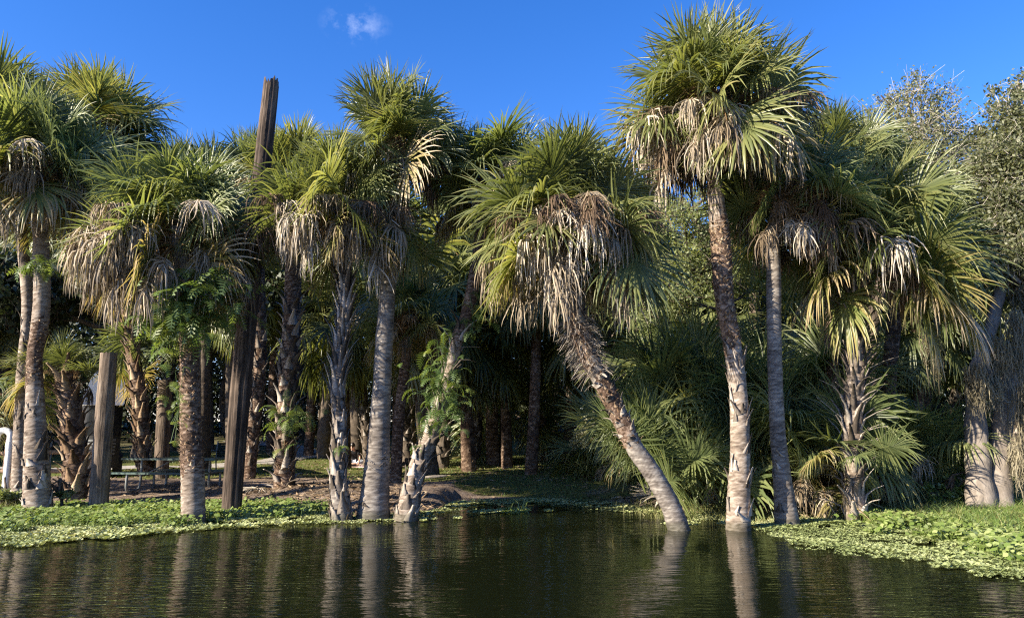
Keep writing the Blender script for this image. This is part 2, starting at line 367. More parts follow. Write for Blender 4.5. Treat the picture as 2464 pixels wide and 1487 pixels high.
def boot(mb, o, out, up, tang, ln, w, ang, rng, m=1, tint=None, curve=.3, thick=.3):
    """a split leaf base: wide hugging foot, tapering stub leaning out from the trunk"""
    d0 = unit(up * math.cos(ang * .35) + out * math.sin(ang * .35)); d1 = unit(up * math.cos(ang) + out * math.sin(ang)); d2 = unit(up * math.cos(ang + curve) + out * math.sin(ang + curve))
    p = [o, o + d0 * ln * .28]; p.append(p[-1] + d1 * ln * .36); p.append(p[-1] + d2 * ln * .36); p = np.array(p)
    W = np.array((1.0, .78, .38, .26)) * w; tn = unit(tang + rng.normal(0, .08, 3))
    fo = [unit(np.cross(tn, d)) for d in (d0, d0, d1, d2)]
    fo = np.array([f if np.dot(f, out) > 0 else -f for f in fo])
    t = rng.uniform(0, 1) if tint is None else tint
    S = np.broadcast_to(tn, (4, 3)); Wc = W[:, None] * .5
    V = np.stack([p - S * Wc, p + fo * Wc * (thick if ang > .3 else thick * .5), p + S * Wc, p - fo * Wc * .25], 1).reshape(-1, 3)
    i = np.arange(3)[:, None] * 4; j = np.arange(4)[None]; j2 = (j + 1) % 4
    Q = np.stack([i + j, i + j2, i + 4 + j2, i + 4 + j], -1).reshape(-1, 4)
    mb.add(V, Q, t, m); mb.add(V[-4:], np.array([[0, 1, 2, 3]]), min(1, t + .3), m)
def trunk_mesh(P, R, rng, mats, ring=.04, rough=.034, boots=(), flakes=(), hair=(), dark=(), peel=(), step=.028, sides=20, ringstep=.07):
    C, r, q = resample(P, R, step); n = len(C); Lt = q[-1]
    _, T, A, B = frames(C); a = np.linspace(0, TAU, sides, endpoint=False)
    sx, sy = rng.uniform(0, 50, 2)
    rr = np.ones((n, sides))
    for k in range(1, 5):
        ph = rng.uniform(0, TAU, 2); rr += rough * .8 / k * np.sin(k * a[None] + ph[0] + (1.3 * k) * q[:, None] * (1 + .5 * k) + ph[1])
    wob = .3 * np.sin(a[None] * 2 + 3 * q[:, None]) + .25 * np.sin(a[None] * 3 - 2 * q[:, None] + sx)
    phs = (q[:, None] / ringstep + wob) % 1.0
    rr += ring * (phs - .5)
    rr += rng.normal(0, rough * .35, (n, sides))
    V = C[:, None] + (r[:, None] * rr)[..., None] * (np.cos(a)[None, :, None] * A[:, None] + np.sin(a)[None, :, None] * B[:, None])
    i = np.arange(n - 1)[:, None] * sides; j = np.arange(sides)[None]; j2 = (j + 1) % sides
    Q = np.stack([i + j, i + j2, i + sides + j2, i + sides + j], -1).reshape(-1, 4)
    mi = np.zeros(len(Q), np.int32); tq = (np.arange(n - 1)[:, None] / (n - 1) + rng.normal(0, .012, (n - 1, sides)) + .02 * np.sin(a * 2 + 1)[None]).ravel()
    for t0, t1, mm in dark: mi[(tq > t0) & (tq < t1)] = mm
    mb = MB(); tint = np.clip(.5 + .5 * (.5 - phs) + rng.normal(0, .15, (n, sides)), 0, 1)
    mb.add(V.reshape(-1, 3), Q, tint.ravel(), 0); mb.M[-1] = mi
    mb.add(V[-1], np.arange(sides)[None], .5, 0)
    def spot(t, ang):
        k = min(n - 1, max(0, int(t * (n - 1)))); out = math.cos(ang) * A[k] + math.sin(ang) * B[k]
        return C[k] + out * r[k] * .93, out, T[k], np.cross(T[k], out), r[k]
    for t0, t1, ln, ang, dens, wid in boots:
        cnt = int((t1 - t0) * Lt / .1 * dens); ph = rng.uniform(0, TAU)
        for k in range(cnt):
            t = t0 + (t1 - t0) * (k + .5) / cnt; o, out, up, tg, rk = spot(t, ph + k * 2.39996 + rng.uniform(-.15, .15))
            boot(mb, o - up * .03, out, up, tg, ln * rng.uniform(.65, 1.25), wid * rk * rng.uniform(.85, 1.2), rad(ang) * rng.uniform(.6, 1.35), rng, 1, curve=rng.uniform(0, .45))
    for t0, t1, dens, ln in flakes:
        cnt = int((t1 - t0) * Lt * dens)
        for k in range(cnt):
            o, out, up, tg, rk = spot(rng.uniform(t0, t1), rng.uniform(0, TAU))
            boot(mb, o, out, up, tg, ln * rng.uniform(.5, 1.4), rk * rng.uniform(.25, .6), rad(rng.uniform(10, 75)), rng, 2 if len(mats) > 2 else 1)
    for t0, t1, cnt, ln in peel:
        for k in range(cnt):
            o, out, up, tg, rk = spot(rng.uniform(t0, t1), rng.uniform(0, TAU)); l = ln * rng.uniform(.5, 1.4)
            boot(mb, o + out * rk * .06, out, unit(up + tg * rng.normal(0, .5)), tg, l, rk * rng.uniform(.5, 1.0), rad(rng.uniform(2, 14)), rng, 1, curve=rng.uniform(-.1, .25), thick=.12)
    for t0, t1, cnt, ln in hair:
        for k in range(cnt):
            o, out, up, tg, rk = spot(rng.uniform(t0, t1), rng.uniform(0, TAU))
            d = unit(out + up * rng.uniform(-.6, .5) + tg * rng.uniform(-.6, .6)); l = ln * rng.uniform(.5, 1.3)
            pts = np.array([o, o + d * l * .5, o + d * l + np.array((0, 0, -.3 * l))])
            ribbon(mb, pts, .006, unit(np.cross(d, rng.normal(size=3))), rng.uniform(.1, .9), 1)
    return mb.mesh("palm_trunk", mats)

# ------------------------------------------------------------------ a palm with its parts
def pick_class(elev): return min(CLASSES, key=lambda c: abs(c - elev))
def palm(path, Y, s, label, ng=38, nd=22, mats=(BK_TAN, BOOT), seed=1, group=None, brown=0.0, name="palm_tree", lean_y=0.0, low=-6, extra=(), stalks=16, dead_ext=1.0, squash=1.0, sides=20, azbias=None, **tk):
    rng = np.random.default_rng(seed); tn_ = (None, GREENWARM, GREENGREY)[seed % 3]; gap = rng.uniform(0, TAU)
    W = []; R = []
    for k, (x, y, w) in enumerate(path):
        Yk = Y + lean_y * k / (len(path) - 1); W.append(at(x, y, Yk)); R.append(w / 2 * pxm(x, y, Yk))
    W = np.array(W); base = W[0].copy()
    W[0, 2] -= .15
    root = thing(name, base, label, "palm tree", group)
    tr = link("trunk", trunk_mesh(W - base, R, rng, list(mats), sides=sides, **tk), root)
    top = W[-1] - base
    cr = link("crown", crown_core(rng, s, stalks), root, top)
    ph = rng.uniform(0, TAU); vs = rng.permutation(5)[:4]
    ng = int(ng * .94)
    for i in range(ng):
        q = (i + .5) / ng
        elev = 86 - (86 - low) * q ** .95 + rng.uniform(-9, 9)
        c = pick_class(elev)
        az_ = ph + i * 2.39996 + rng.uniform(-.25, .25)
        if q > .25 and rng.random() < .75 and math.cos(az_ - gap) > .93: continue
        tone(link("frond", VAR[c, int(vs[rng.integers(4)])], cr, (0, 0, -.5 * s * q), az_, s * rng.uniform(.80, 1.04) * (1.14 if elev < 48 else .97)), tn_)
    for az, el, zz, sc in extra:
        link("frond", VAR[pick_class(el), 3 if el < 0 else rng.integers(4)], cr, (0, 0, zz), rad(az), s * sc)
    if nd:
        mb = MB()
        for k in range(14):
            a = rng.uniform(0, TAU); o = np.array((math.cos(a), math.sin(a), 0)) * .14
            e = o * (2 + rng.uniform(0, 2)) + np.array((0, 0, -rng.uniform(.3, .7)))
            tube(mb, np.array([o, (o + e) / 2 + np.array((0, 0, .06)), e]) * s, .014 * s, 4, rng.uniform(0, 1), 0, caps=False)
        sk = link("dead_skirt", mb.mesh("dead_skirt", [STALK]), root, top + np.array((0, 0, -.42 * s)))
        for i in range(int(nd * 1.7)):
            me = BROWNV[rng.integers(4)] if rng.random() < brown else DEADV[rng.integers(8)]
            az = rng.uniform(0, TAU) if azbias is None or rng.random() > .6 else rad(azbias) + rng.normal(0, .7)
            link("dead_frond", me, sk, (0, 0, (.34 - .50 * rng.random()) * s), az, s * rng.uniform(.80, 1.2) * dead_ext)
    return root

SM = [BK_GREY, BOOT, BOOTBROWN, BK_BROWN]; TN = [BK_TAN, BOOT, BOOTBROWN, BK_BROWN]
# front row, left to right (photo positions, distance in metres)
palm([(94,1222,68),(86,1063,50),(84,940,38),(84,857,33),(97,775,37),(101,693,37),(99,620,35),(98,500,34),(100,400,33)], 14.6, .80,
     "tall palm at the far left with a peeling tan trunk and a shaggy grey skirt", 46, 34, TN, 11, rough=.03,
     peel=[(.02,.30,34,.26)], dark=[(.36,.52,3)], flakes=[(.36,.54,150,.06)])
palm([(47,1178,38),(51,981,27),(55,880,25),(66,735,25),(50,550,25),(18,320,24)], 15.9, .85,
     "palm with a pale trunk close behind the far left palm, cut by the photo's edge", 44, 20, TN, 12, peel=[(0,.5,26,.22)])
palm([(352,1128,36),(336,980,33),(322,860,31),(280,620,28),(215,330,27)], 18.2, .92,
     "palm with a big round crown rising behind the far left palm", 50, 14, [BK_BROWN, BOOTBROWN, BOOT], 13, boots=[(.02,.5,.36,30,1.9,1.1)])
palm([(466,1252,58),(463,1150,53),(460,1050,50),(458,950,46),(455,850,42),(448,720,38),(435,620,38),(424,548,36)], 13.3, .76,
     "palm standing in the green water weeds with ferns under its wide crown", 46, 44, TN, 14, ring=.06, azbias=215, dead_ext=1.08,
     flakes=[(.17,.62,170,.07)], dark=[(.18,.75,3)])
palm([(180,1184,54),(181,1100,52),(172,1010,50),(156,895,44)], 16.2, .42,
     "short palm with long crossed leaf stubs between the far left palm and the short post", 10, 2, [BK_BROWN, BOOTBROWN, BOOT], 15, low=38, brown=.5, stalks=2,
     boots=[(.02,1,.42,42,2.2,1.0)], extra=[(185,14,0,1.4),(205,-6,0,1.4),(165,14,0,1.3),(190,32,0,1.2)])
palm([(686,1172,54),(685,1100,44),(688,1000,42),(692,900,42),(702,774,40),(706,600,38),(705,450,36)], 18.0, .80,
     "palm on the bare mound bristling with leaf stubs, just right of the broken pole", 42, 30, [BK_BROWN, BOOT, BOOTBROWN], 16,
     boots=[(.0,.1,.42,70,1.6,1.1),(.08,.62,.42,36,2.0,1.0)], flakes=[(0,.15,60,.16)])
palm([(598,1148,30),(610,1040,29),(622,938,29),(626,800,28),(622,600,27),(615,440,26)], 20.5, .74,
     "slender palm with leaf stubs half hidden behind the broken pole", 38, 12, [BK_BROWN, BOOT], 17, boots=[(.05,.6,.32,24,1.5,1.0)])
palm([(824,1238,54),(814,1144,40),(817,1021,34),(813,938,33),(821,815,33),(830,733,34),(826,620,32),(812,500,31)], 13.6, .70,
     "palm with a silvery trunk covered in upright scale-like leaf bases at the water's edge", 38, 22, [BK_GREY, BOOT, BOOTBROWN], 18, azbias=300,
     boots=[(.0,.40,.30,8,2.8,1.1),(.38,.80,.50,20,3.0,1.0)], flakes=[(0,.1,30,.12)])
palm([(899,1224,84),(903,1170,66),(908,1103,59),(915,1000,48),(919,938,45),(925,820,42),(930,733,40),(936,615,37),(940,520,36),(945,350,34)], 13.86, .68,
     "palm with a smooth grey ringed trunk and flared foot at the middle of the bank", 40, 11, SM, 19, ring=.045, brown=.3,
     peel=[(0,.5,14,.06)], extra=[(-25,-28,-1.5,.9),(250,-48,-.3,.9)])
palm([(976,1236,58),(998,1144,42),(1031,1062,38),(1051,1000,34),(1080,897,30),(1101,815,30),(1125,754,31),(1150,620,30),(1178,440,28)], 13.6, .68,
     "fern-covered palm leaning right with a pale ragged trunk beside the smooth grey palm", 38, 20, [BK_TAN, BOOT, BOOTBROWN, BK_BROWN], 20, lean_y=1.0, dark=[(.48,.9,3)],
     boots=[(.0,.18,.26,12,2.4,1.2),(.16,.42,.34,35,1.6,1.2),(.38,.56,.5,60,1.1,.9)], flakes=[(.55,.68,60,.07)])
palm([(1636,1262,54),(1612,1215,48),(1579,1153,45),(1551,1110,44),(1525,1072,43),(1484,986,43),(1448,918,42),(1416,855,46),(1389,783,54),(1378,724,52),(1373,620,44),(1374,530,40)], 12.4, .78,
     "palm leaning steeply left out of the water with a hairy upper trunk", 50, 44, [BK_GREY, BOOT, BOOTBROWN, BK_BROWN], 21, ring=.075, ringstep=.06, dark=[(.3,.5,3),(.55,.9,3)],
     boots=[(.30,.50,.16,45,1.8,1.2),(.46,.55,.3,80,1.0,.9),(.68,.82,.2,30,2.6,1.1)], flakes=[(.28,.75,110,.09)], hair=[(.52,.70,900,.23)])
palm([(1776,1262,62),(1778,1200,54),(1781,1093,47),(1776,945,42),(1761,821,42),(1744,723,44),(1736,624,47),(1731,550,46),(1724,500,40),(1720,411,38),(1722,250,36)], 12.4, .78,
     "tallest palm, its trunk rough and dark midway, standing in the water on the right", 48, 46, TN, 22, brown=.25, stalks=24, dead_ext=1.1,
     peel=[(.02,.42,46,.26)], dark=[(.40,.70,3),(.80,1,3)], flakes=[(.40,.70,260,.07),(.80,.86,120,.05)])
palm([(1894,1257,62),(1885,1180,46),(1880,1125,41),(1872,1043,36),(1865,895,34),(1862,772,34),(1862,673,34),(1862,575,34),(1880,470,33)], 12.85, .66,
     "slim grey palm just right of the tallest palm with a torn orange-brown skirt", 36, 26, SM, 23, brown=.55, ring=.05, peel=[(0,.22,14,.16)], azbias=330)
palm([(1990,1195,36),(2000,900,34),(2008,600,32),(2012,400,30)], 15.6, .72,
     "palm whose dark green crown shows behind the tallest palm's right side", 42, 20, [BK_BROWN, BOOT, BOOTBROWN], 24, brown=.7)
palm([(2057,1228,50),(2052,1100,42),(2054,980,40),(2060,895,40),(2057,810,40),(2062,700,38),(2085,575,36)], 13.4, .80,
     "thick palm at right bristling with long pale leaf stubs on both sides", 34, 9, [BK_TAN, BOOT, BOOTBROWN], 25, low=-8, brown=.6,
     boots=[(.0,.12,.5,75,1.8,1.1),(.1,.86,.62,50,3.2,.8)], extra=[(-14,-6,-.6,1.35),(-32,-28,-.55,1.15),(206,-28,-.6,.95),(2,-6,-.35,1.4),(-22,14,-.3,1.35)])
palm([(2120,1185,36),(2140,900,34),(2160,680,32),(2165,545,30)], 16.2, .72,
     "palm behind the stub-covered palm at right with fronds spreading before the oak", 40, 10, [BK_BROWN, BOOT], 26, brown=.8, extra=[(0,32,0,1.1)])
palm([(952,1150,30),(960,1000,26),(975,880,24),(985,765,22)], 19.5, .62,
     "smaller palm with a sunlit yellowish crown behind the smooth grey palm", 36, 12, [BK_BROWN, BOOT], 27)
palm([(470,1120,30),(468,800,28),(465,470,26)], 21.0, .78, "palm with a rounded pointed crown seen in the gap left of the broken pole", 44, 10, SM, 28)

# ------------------------------------------------------------------ poles and posts
def pole(path, Y, label, name, mat, seed, jag=.0, lean_y=0.0):
    rng = np.random.default_rng(seed); W = []; R = []
    for k, (x, y, w) in enumerate(path):
        Yk = Y + lean_y * k / (len(path) - 1); W.append(at(x, y, Yk)); R.append(w / 2 * pxm(x, y, Yk))
    W = np.array(W); base = W[0].copy(); W[0, 2] -= .25
    C, r, q = resample(W - base, R, .12); n = len(C); sides = 36
    _, T, A, B = frames(C); a = np.linspace(0, TAU, sides, endpoint=False)
    g = rng.normal(0, .022, sides); g2 = rng.normal(0, .012, (n, sides))
    crack = np.where(rng.random(sides) < .2, -.07, 0)
    rr = 1 + g[None] + np.cumsum(g2, 0) * .35 + crack[None] * (.4 + .6 * np.sin(q[:, None] * .7 + a[None] * 5) ** 2)
    V = C[:, None] + (r[:, None] * rr)[..., None] * (np.cos(a)[None, :, None] * A[:, None] + np.sin(a)[None, :, None] * B[:, None])
    V[-1, :, 2] += rng.uniform(-jag, jag, sides).repeat(1) + jag * .6 * np.sin(a * 3 + 1) if jag else 0
    i = np.arange(n - 1)[:, None] * sides; j = np.arange(sides)[None]; j2 = (j + 1) % sides
    Q = np.stack([i + j, i + j2, i + sides + j2, i + sides + j], -1).reshape(-1, 4)
    mb = MB(); tint = np.clip(.5 + (rr - 1) * 4 + rng.normal(0, .1, (n, sides)), 0, 1)
    mb.add(V.reshape(-1, 3), Q, tint.ravel())
    top = V[-1].copy(); inner = C[-1] + (top - C[-1]) * .55; inner[:, 2] = C[-1][2] - jag * 1.2
    VV = np.concatenate([top, inner]); jj = np.arange(sides); jn = (jj + 1) % sides
    mb.add(VV, np.stack([jj, jn, sides + jn, sides + jj], -1), .2); mb.add(inner, np.arange(sides)[None], .1)
    o = link(name, mb.mesh(name, [mat]), None, base)
    return tag(o, label, "wooden pole" if name == "broken_pole" else "wooden post")
pole([(558,1209,46),(566,1100,46),(578,950,48),(592,800,46),(612,600,43),(630,420,40),(645,280,37),(654,197,34)], 14.3, "tall weathered wooden pole with a jagged broken top rising above the palms", "broken_pole", POLE, 5, .07)
pole([(239,1199,44),(245,1100,42),(253,980,41),(259,900,38),(262,850,37)], 15.1, "short grey brown wooden post standing in front of the white camper", "wooden_post", POSTW, 6, .02)
pole([(388,1154,34),(391,1060,34),(395,980,33),(397,915,32)], 20.6, "wooden post rising behind the left half of the picnic table", "wooden_post", POSTW, 8, .02)

# ------------------------------------------------------------------ ground, water, path
def uniq(a): return np.unique(np.round(a, 4))
gx = uniq(np.concatenate([np.linspace(-260, -40, 30), np.linspace(-40, -16, 50), np.linspace(-16, 16, 200), np.linspace(16, 40, 50), np.linspace(40, 260, 30)]))
gy = uniq(np.concatenate([np.linspace(4, 11, 20), np.linspace(11, 22, 100), np.linspace(22, 45, 70), np.linspace(45, 90, 30), np.linspace(90, 500, 20)]))
X, Yg = np.meshgrid(gx, gy); Z = terrain(X, Yg)
mb = MB(); V = np.stack([X, Yg, Z], -1).reshape(-1, 3); nx = len(gx); ny = len(gy)
i = np.arange(ny - 1)[:, None] * nx; j = np.arange(nx - 1)[None]
rng = np.random.default_rng(3)
def lawn(x, y):
    n = .5 * np.sin(x * .9 + 1.1 * np.sin(y * .7)) * np.sin(y * .8 + .7) + .3 * np.sin(2.3 * x + y) * np.sin(1.9 * y - x)
    edge = np.where(x < -1.5, 20.5 + np.minimum(0, (x + 1.5)) * -.12, 18.2)
    edge = np.where(x > 3.5, 14.0, edge)
    g = sstep(-1.2, 1.4, y - edge + 1.4 * n)
    g = np.maximum(g, sstep(.5, -.2, y - shore(x)) * .8)
    return g * (1 - .55 * sstep(29, 36, y + n))
mb.add(V, np.stack([i + j, i + j + 1, i + nx + j + 1, i + nx + j], -1).reshape(-1, 4), lawn(V[:, 0], V[:, 1]))
gm, nt, out = newmat("ground_soil_and_lawn"); L = nt.links.new
tc = N(nt, "ShaderNodeTexCoord"); a_ = N(nt, "ShaderNodeAttribute", attribute_name="tint")
n1 = N(nt, "ShaderNodeTexNoise", Scale=7.0, Detail=10.0, Roughness=.75); n2 = N(nt, "ShaderNodeTexNoise", Scale=1.1, Detail=6.0); n3 = N(nt, "ShaderNodeTexNoise", Scale=40.0, Detail=4.0)
for k in (n1, n2, n3): L(tc.outputs['Object'], k.inputs['Vector'])
dirt = ramp(nt, n1.outputs[0], [(.3, (.09, .066, .05)), (.5, (.21, .16, .125)), (.7, (.37, .295, .23))])
gr = ramp(nt, n1.outputs[0], [(.25, (.055, .065, .02)), (.5, (.11, .12, .036)), (.75, (.22, .20, .075))])
ad = N(nt, "ShaderNodeMath", operation='MULTIPLY_ADD'); L(n2.outputs[0], ad.inputs[0]); ad.inputs[1].default_value = .9; L(a_.outputs['Fac'], ad.inputs[2])
fac = ramp(nt, ad.outputs[0], [(.62, (0, 0, 0)), (1.0, (1, 1, 1))])
mx = N(nt, "ShaderNodeMix", data_type='RGBA'); L(fac, mx.inputs[0]); L(dirt, mx.inputs[6]); L(gr, mx.inputs[7])
p = N(nt, "ShaderNodeBsdfPrincipled", Roughness=.95); p.inputs['Specular IOR Level'].default_value = .1; L(mx.outputs[2], p.inputs['Base Color'])
sm = N(nt, "ShaderNodeMath", operation='MULTIPLY_ADD'); L(n3.outputs[0], sm.inputs[0]); sm.inputs[1].default_value = .5; L(n1.outputs[0], sm.inputs[2])
b = N(nt, "ShaderNodeBump", Strength=1.0, Distance=.05); L(sm.outputs[0], b.inputs['Height']); L(b.outputs[0], p.inputs['Normal']); L(p.outputs[0], out.inputs[0])
tag(link("ground", mb.mesh("ground", [gm], True)), "sandy bank and patchy lawn sloping up from the water", "ground", None, "structure")

wm, nt, out = newmat("dark_pond_water"); L = nt.links.new
tc = N(nt, "ShaderNodeTexCoord")
mp = N(nt, "ShaderNodeMapping"); mp.inputs['Scale'].default_value = (2.2, 8.0, 1); mp.inputs['Rotation'].default_value = (0, 0, rad(6)); L(tc.outputs['Object'], mp.inputs[0])
mp2 = N(nt, "ShaderNodeMapping"); mp2.inputs['Scale'].default_value = (.5, 1.3, 1); mp2.inputs['Rotation'].default_value = (0, 0, rad(-14)); L(tc.outputs['Object'], mp2.inputs[0])
w1 = N(nt, "ShaderNodeTexNoise", Scale=1.5, Detail=3.0, Roughness=.45, Distortion=.3); L(mp.outputs[0], w1.inputs['Vector'])
w2 = N(nt, "ShaderNodeTexNoise", Scale=1.0, Detail=2.0); L(mp2.outputs[0], w2.inputs['Vector'])
w3 = N(nt, "ShaderNodeTexNoise", Scale=.35, Detail=2.0); L(tc.outputs['Object'], w3.inputs['Vector'])
am = ramp(nt, w3.outputs[0], [(.38, (.12, .12, .12)), (.62, (1, 1, 1))])
mu = N(nt, "ShaderNodeMath", operation='MULTIPLY'); L(w1.outputs[0], mu.inputs[0]); L(am, mu.inputs[1])
sm = N(nt, "ShaderNodeMath", operation='MULTIPLY_ADD'); L(w2.outputs[0], sm.inputs[0]); sm.inputs[1].default_value = .8; L(mu.outputs[0], sm.inputs[2])
b = N(nt, "ShaderNodeBump", Strength=.5, Distance=.034); L(sm.outputs[0], b.inputs['Height'])
p = N(nt, "ShaderNodeBsdfPrincipled", Roughness=.025); p.inputs['Base Color'].default_value = (.0055, .0075, .003, 1); p.inputs['IOR'].default_value = 1.33
L(b.outputs[0], p.inputs['Normal']); L(p.outputs[0], out.inputs[0])
mb = MB(); mb.add([(-260, -260, 0), (260, -260, 0), (260, 22, 0), (-260, 22, 0)], [[0, 1, 2, 3]])
tag(link("water", mb.mesh("water", [wm])), "dark rippled pond water", "water", None, "structure")

conc = plain("path_concrete", (.33, .30, .27), .9, 0, .2, 3, .2)
pp = np.array([ground_hit(x, y) for x, y in [(-160,1129),(120,1128),(330,1127),(500,1123),(620,1114),(700,1105),(735,1096),(722,1084),(660,1071),(560,1061)]])
C, r, q = resample(pp, np.full(len(pp), .75), .3)
T = np.gradient(C, axis=0); T[:, 2] = 0; T /= np.linalg.norm(T, axis=1)[:, None]; S = np.stack([-T[:, 1], T[:, 0], 0 * T[:, 0]], 1)
V = np.concatenate([C + S * k for k in (-.75, -.25, .25, .75)]); V[:, 2] = terrain(V[:, 0], V[:, 1]) + .03
n = len(C); f = np.concatenate([np.stack([k * n + np.arange(n - 1), k * n + np.arange(1, n), (k + 1) * n + np.arange(1, n), (k + 1) * n + np.arange(n - 1)], -1) for k in range(3)])
mb = MB(); mb.add(V, f); tag(link("path", mb.mesh("path", [conc])), "pale concrete footpath curving through the trees", "path", None, "structure")

# ------------------------------------------------------------------ water weeds, grass, litter (nobody could count them)
def inpoly(px, py, poly):
    x, y = np.asarray(px), np.asarray(py); c = np.zeros(len(x), bool); n = len(poly)
    for i in range(n):
        x0, y0 = poly[i][:2]; x1, y1 = poly[(i + 1) % n][:2]
        with np.errstate(divide='ignore', invalid='ignore'):
            c ^= ((y0 > y) != (y1 > y)) & (x < (x1 - x0) * (y - y0) / (y1 - y0 + 1e-12) + x0)
    return c
def scatter(polyd, dens, rng, z=0.0):
    P = np.array([hit(x, y, z) for x, y in polyd]); lo = P.min(0); hi = P.max(0)
    n = int(dens * (hi[0] - lo[0]) * (hi[1] - lo[1])); x = rng.uniform(lo[0], hi[0], n); y = rng.uniform(lo[1], hi[1], n)
    k = inpoly(x + .16 * np.sin(y * 9 + 3 * np.sin(x * 3)) + rng.normal(0, .1, n), y + .17 * np.sin(x * 3.1) * np.sin(x * 7.7) + rng.normal(0, .12, n), P); return x[k], y[k]
def wob(x, y): return np.sin(x * 2.1 + 1.3 * np.sin(y * 1.7)) * np.sin(y * 2.6 + x * .8) + .6 * np.sin(5.1 * x + 2.0) * np.sin(6.3 * y)
def pads(mb, x, y, hmax, r, rng, m=0, stems=True):
    """round leaves on short stems"""
    n = len(x); z = rng.uniform(.02, 1, n) ** .8 * hmax + np.maximum(0, terrain(x, y))
    C = np.stack([x, y, z], 1); k = 7; a = np.linspace(0, TAU, k, endpoint=False) + .45
    R = r * rng.uniform(.55, 1.3, n); nz = np.stack([rng.normal(-.15, .4, n), rng.normal(-.25, .4, n), np.ones(n)], 1); nz /= np.linalg.norm(nz, axis=1)[:, None]
    u = np.cross(nz, rng.normal(size=(n, 3))); u /= np.linalg.norm(u, axis=1)[:, None]; v = np.cross(nz, u)
    rr = np.where(np.arange(k) == 0, .55, 1.0)
    V = C[:, None] + R[:, None, None] * rr[None, :, None] * (np.cos(a)[None, :, None] * u[:, None] + np.sin(a)[None, :, None] * v[:, None]) 
    V[:, ::2] += nz[:, None] * (R * .18)[:, None, None]
    t = np.clip(rng.normal(.45, .25, n), 0, 1)
    mb.add(V.reshape(-1, 3), np.arange(n * k).reshape(n, k), np.repeat(t, k), m)
    if stems:
        w = .006; b = C + np.stack([rng.normal(0, .03, n), rng.normal(0, .03, n), -z], 1)
        V = np.stack([b, b + (w, 0, 0), C + (w, 0, 0), C], 1).reshape(-1, 3); mb.add(V, np.arange(n * 4).reshape(-1, 4), .3, m)
def rosettes(mb, x, y, r, rng, m=0, z0=.015):
    n = len(x); nl = 7; big = rng.uniform(.45, 1.35, n) * (.75 + .35 * wob(x * .7, y * .7)).clip(.45, 1.2); tb = rng.normal(0, .12, n) + .3 * wob(y, x * 1.4)
    for k in range(nl):
        a = TAU * k / nl + rng.uniform(0, 1, n); R = r * big * rng.uniform(.85, 1.15, n); up = rng.uniform(.15, .7, n)
        d = np.stack([np.cos(a), np.sin(a), up], 1); s = np.stack([-np.sin(a), np.cos(a), 0 * a], 1)
        o = np.stack([x, y, np.full(n, z0)], 1); Rr = R[:, None]
        V = np.stack([o, o + d * Rr * .7 - s * Rr * .42, o + d * Rr * 1.0 - s * Rr * .2 + (0, 0, .004), o + d * Rr + s * Rr * .2 + (0, 0, .004), o + d * Rr * .7 + s * Rr * .42], 1).reshape(-1, 3)
        mb.add(V, np.arange(n * 5).reshape(-1, 5), np.repeat(np.clip(rng.normal(.45, .16, n) + tb, 0, 1), 5), m)
rng = np.random.default_rng(41)
LEFT_ALL = [(-160,1222),(0,1226),(300,1220),(620,1219),(780,1224),(840,1240),(900,1240),(1010,1238),(1040,1243),(930,1247),(840,1248),(760,1255),(660,1262),(560,1272),(470,1278),(350,1288),(230,1299),(110,1310),(0,1316),(-160,1330)]
LEFT_P = [(-160,1222),(0,1226),(300,1219),(620,1218),(790,1226),(800,1238),(640,1250),(470,1258),(420,1272),(300,1268),(120,1270),(-160,1290)]
mb = MB(); x, y = scatter(LEFT_ALL, 560, rng); k = (wob(x * 1.3, y * 1.3) > -.6) & (rng.random(len(x)) < .5 + .5 * (wob(x * 2.9, y * 3.3) > -.2)); rosettes(mb, x[k], y[k], .058, rng)
x, y = scatter([(740,1244),(860,1247),(1040,1243),(1056,1249),(930,1256),(840,1259),(740,1264)], 420, rng); k = wob(x * 2, y * 2) > -.5; rosettes(mb, x[k], y[k], .05, rng)
tag(link("water_lettuce", mb.mesh("water_lettuce", [LETTUCE])), "pale green water lettuce edging the left bank", "water plants", None, "stuff")
mb = MB(); x, y = scatter(LEFT_P, 620, rng); k = wob(x, y + 3) > -.8; pads(mb, x[k], y[k], .17, .034, rng)
tag(link("pennywort", mb.mesh("pennywort", [PENNY])), "bright green leafy water weed along the left bank", "water plants", None, "stuff")
RIGHT_ALL = [(1845,1288),(1830,1272),(1900,1262),(1990,1252),(2100,1246),(2464,1250),(2760,1260),(2760,1440),(2464,1400),(2330,1376),(2200,1354),(2080,1336),(2010,1328),(1950,1316),(1890,1300)]
mb = MB(); x, y = scatter(RIGHT_ALL, 640, rng); k = (wob(x * 1.3, y * 1.3) > -.75) & (rng.random(len(x)) < .55 + .4 * (wob(x * 2.3, y * 2.9) > -.3)); rosettes(mb, x[k], y[k], .052, rng)
for poly in ([(2395,1395),(2464,1388),(2700,1400),(2700,1420),(2464,1408)], [(1890,1312),(1990,1306),(2060,1318),(2080,1332),(1960,1326)]):
    x, y = scatter(poly, 300, rng); k = wob(x * 2, y * 2) > -.5; rosettes(mb, x[k], y[k], .06, rng)
tag(link("water_lettuce", mb.mesh("water_lettuce", [LETTUCE])), "pale green carpet of water lettuce spreading from the right bank", "water plants", None, "stuff")
RIGHT_P = [(2030,1262),(2090,1248),(2200,1246),(2464,1236),(2760,1240),(2760,1405),(2464,1368),(2380,1345),(2330,1316),(2240,1308),(2150,1290),(2060,1282)]
mb = MB(); x, y = scatter(RIGHT_P, 700, rng); k = wob(x, y) > -.45 + .5 * (x < 6); pads(mb, x[k], y[k], .2, .04, rng)
tag(link("pennywort", mb.mesh("pennywort", [PENNY])), "bright green round leaved weed along the right bank", "water plants", None, "stuff")
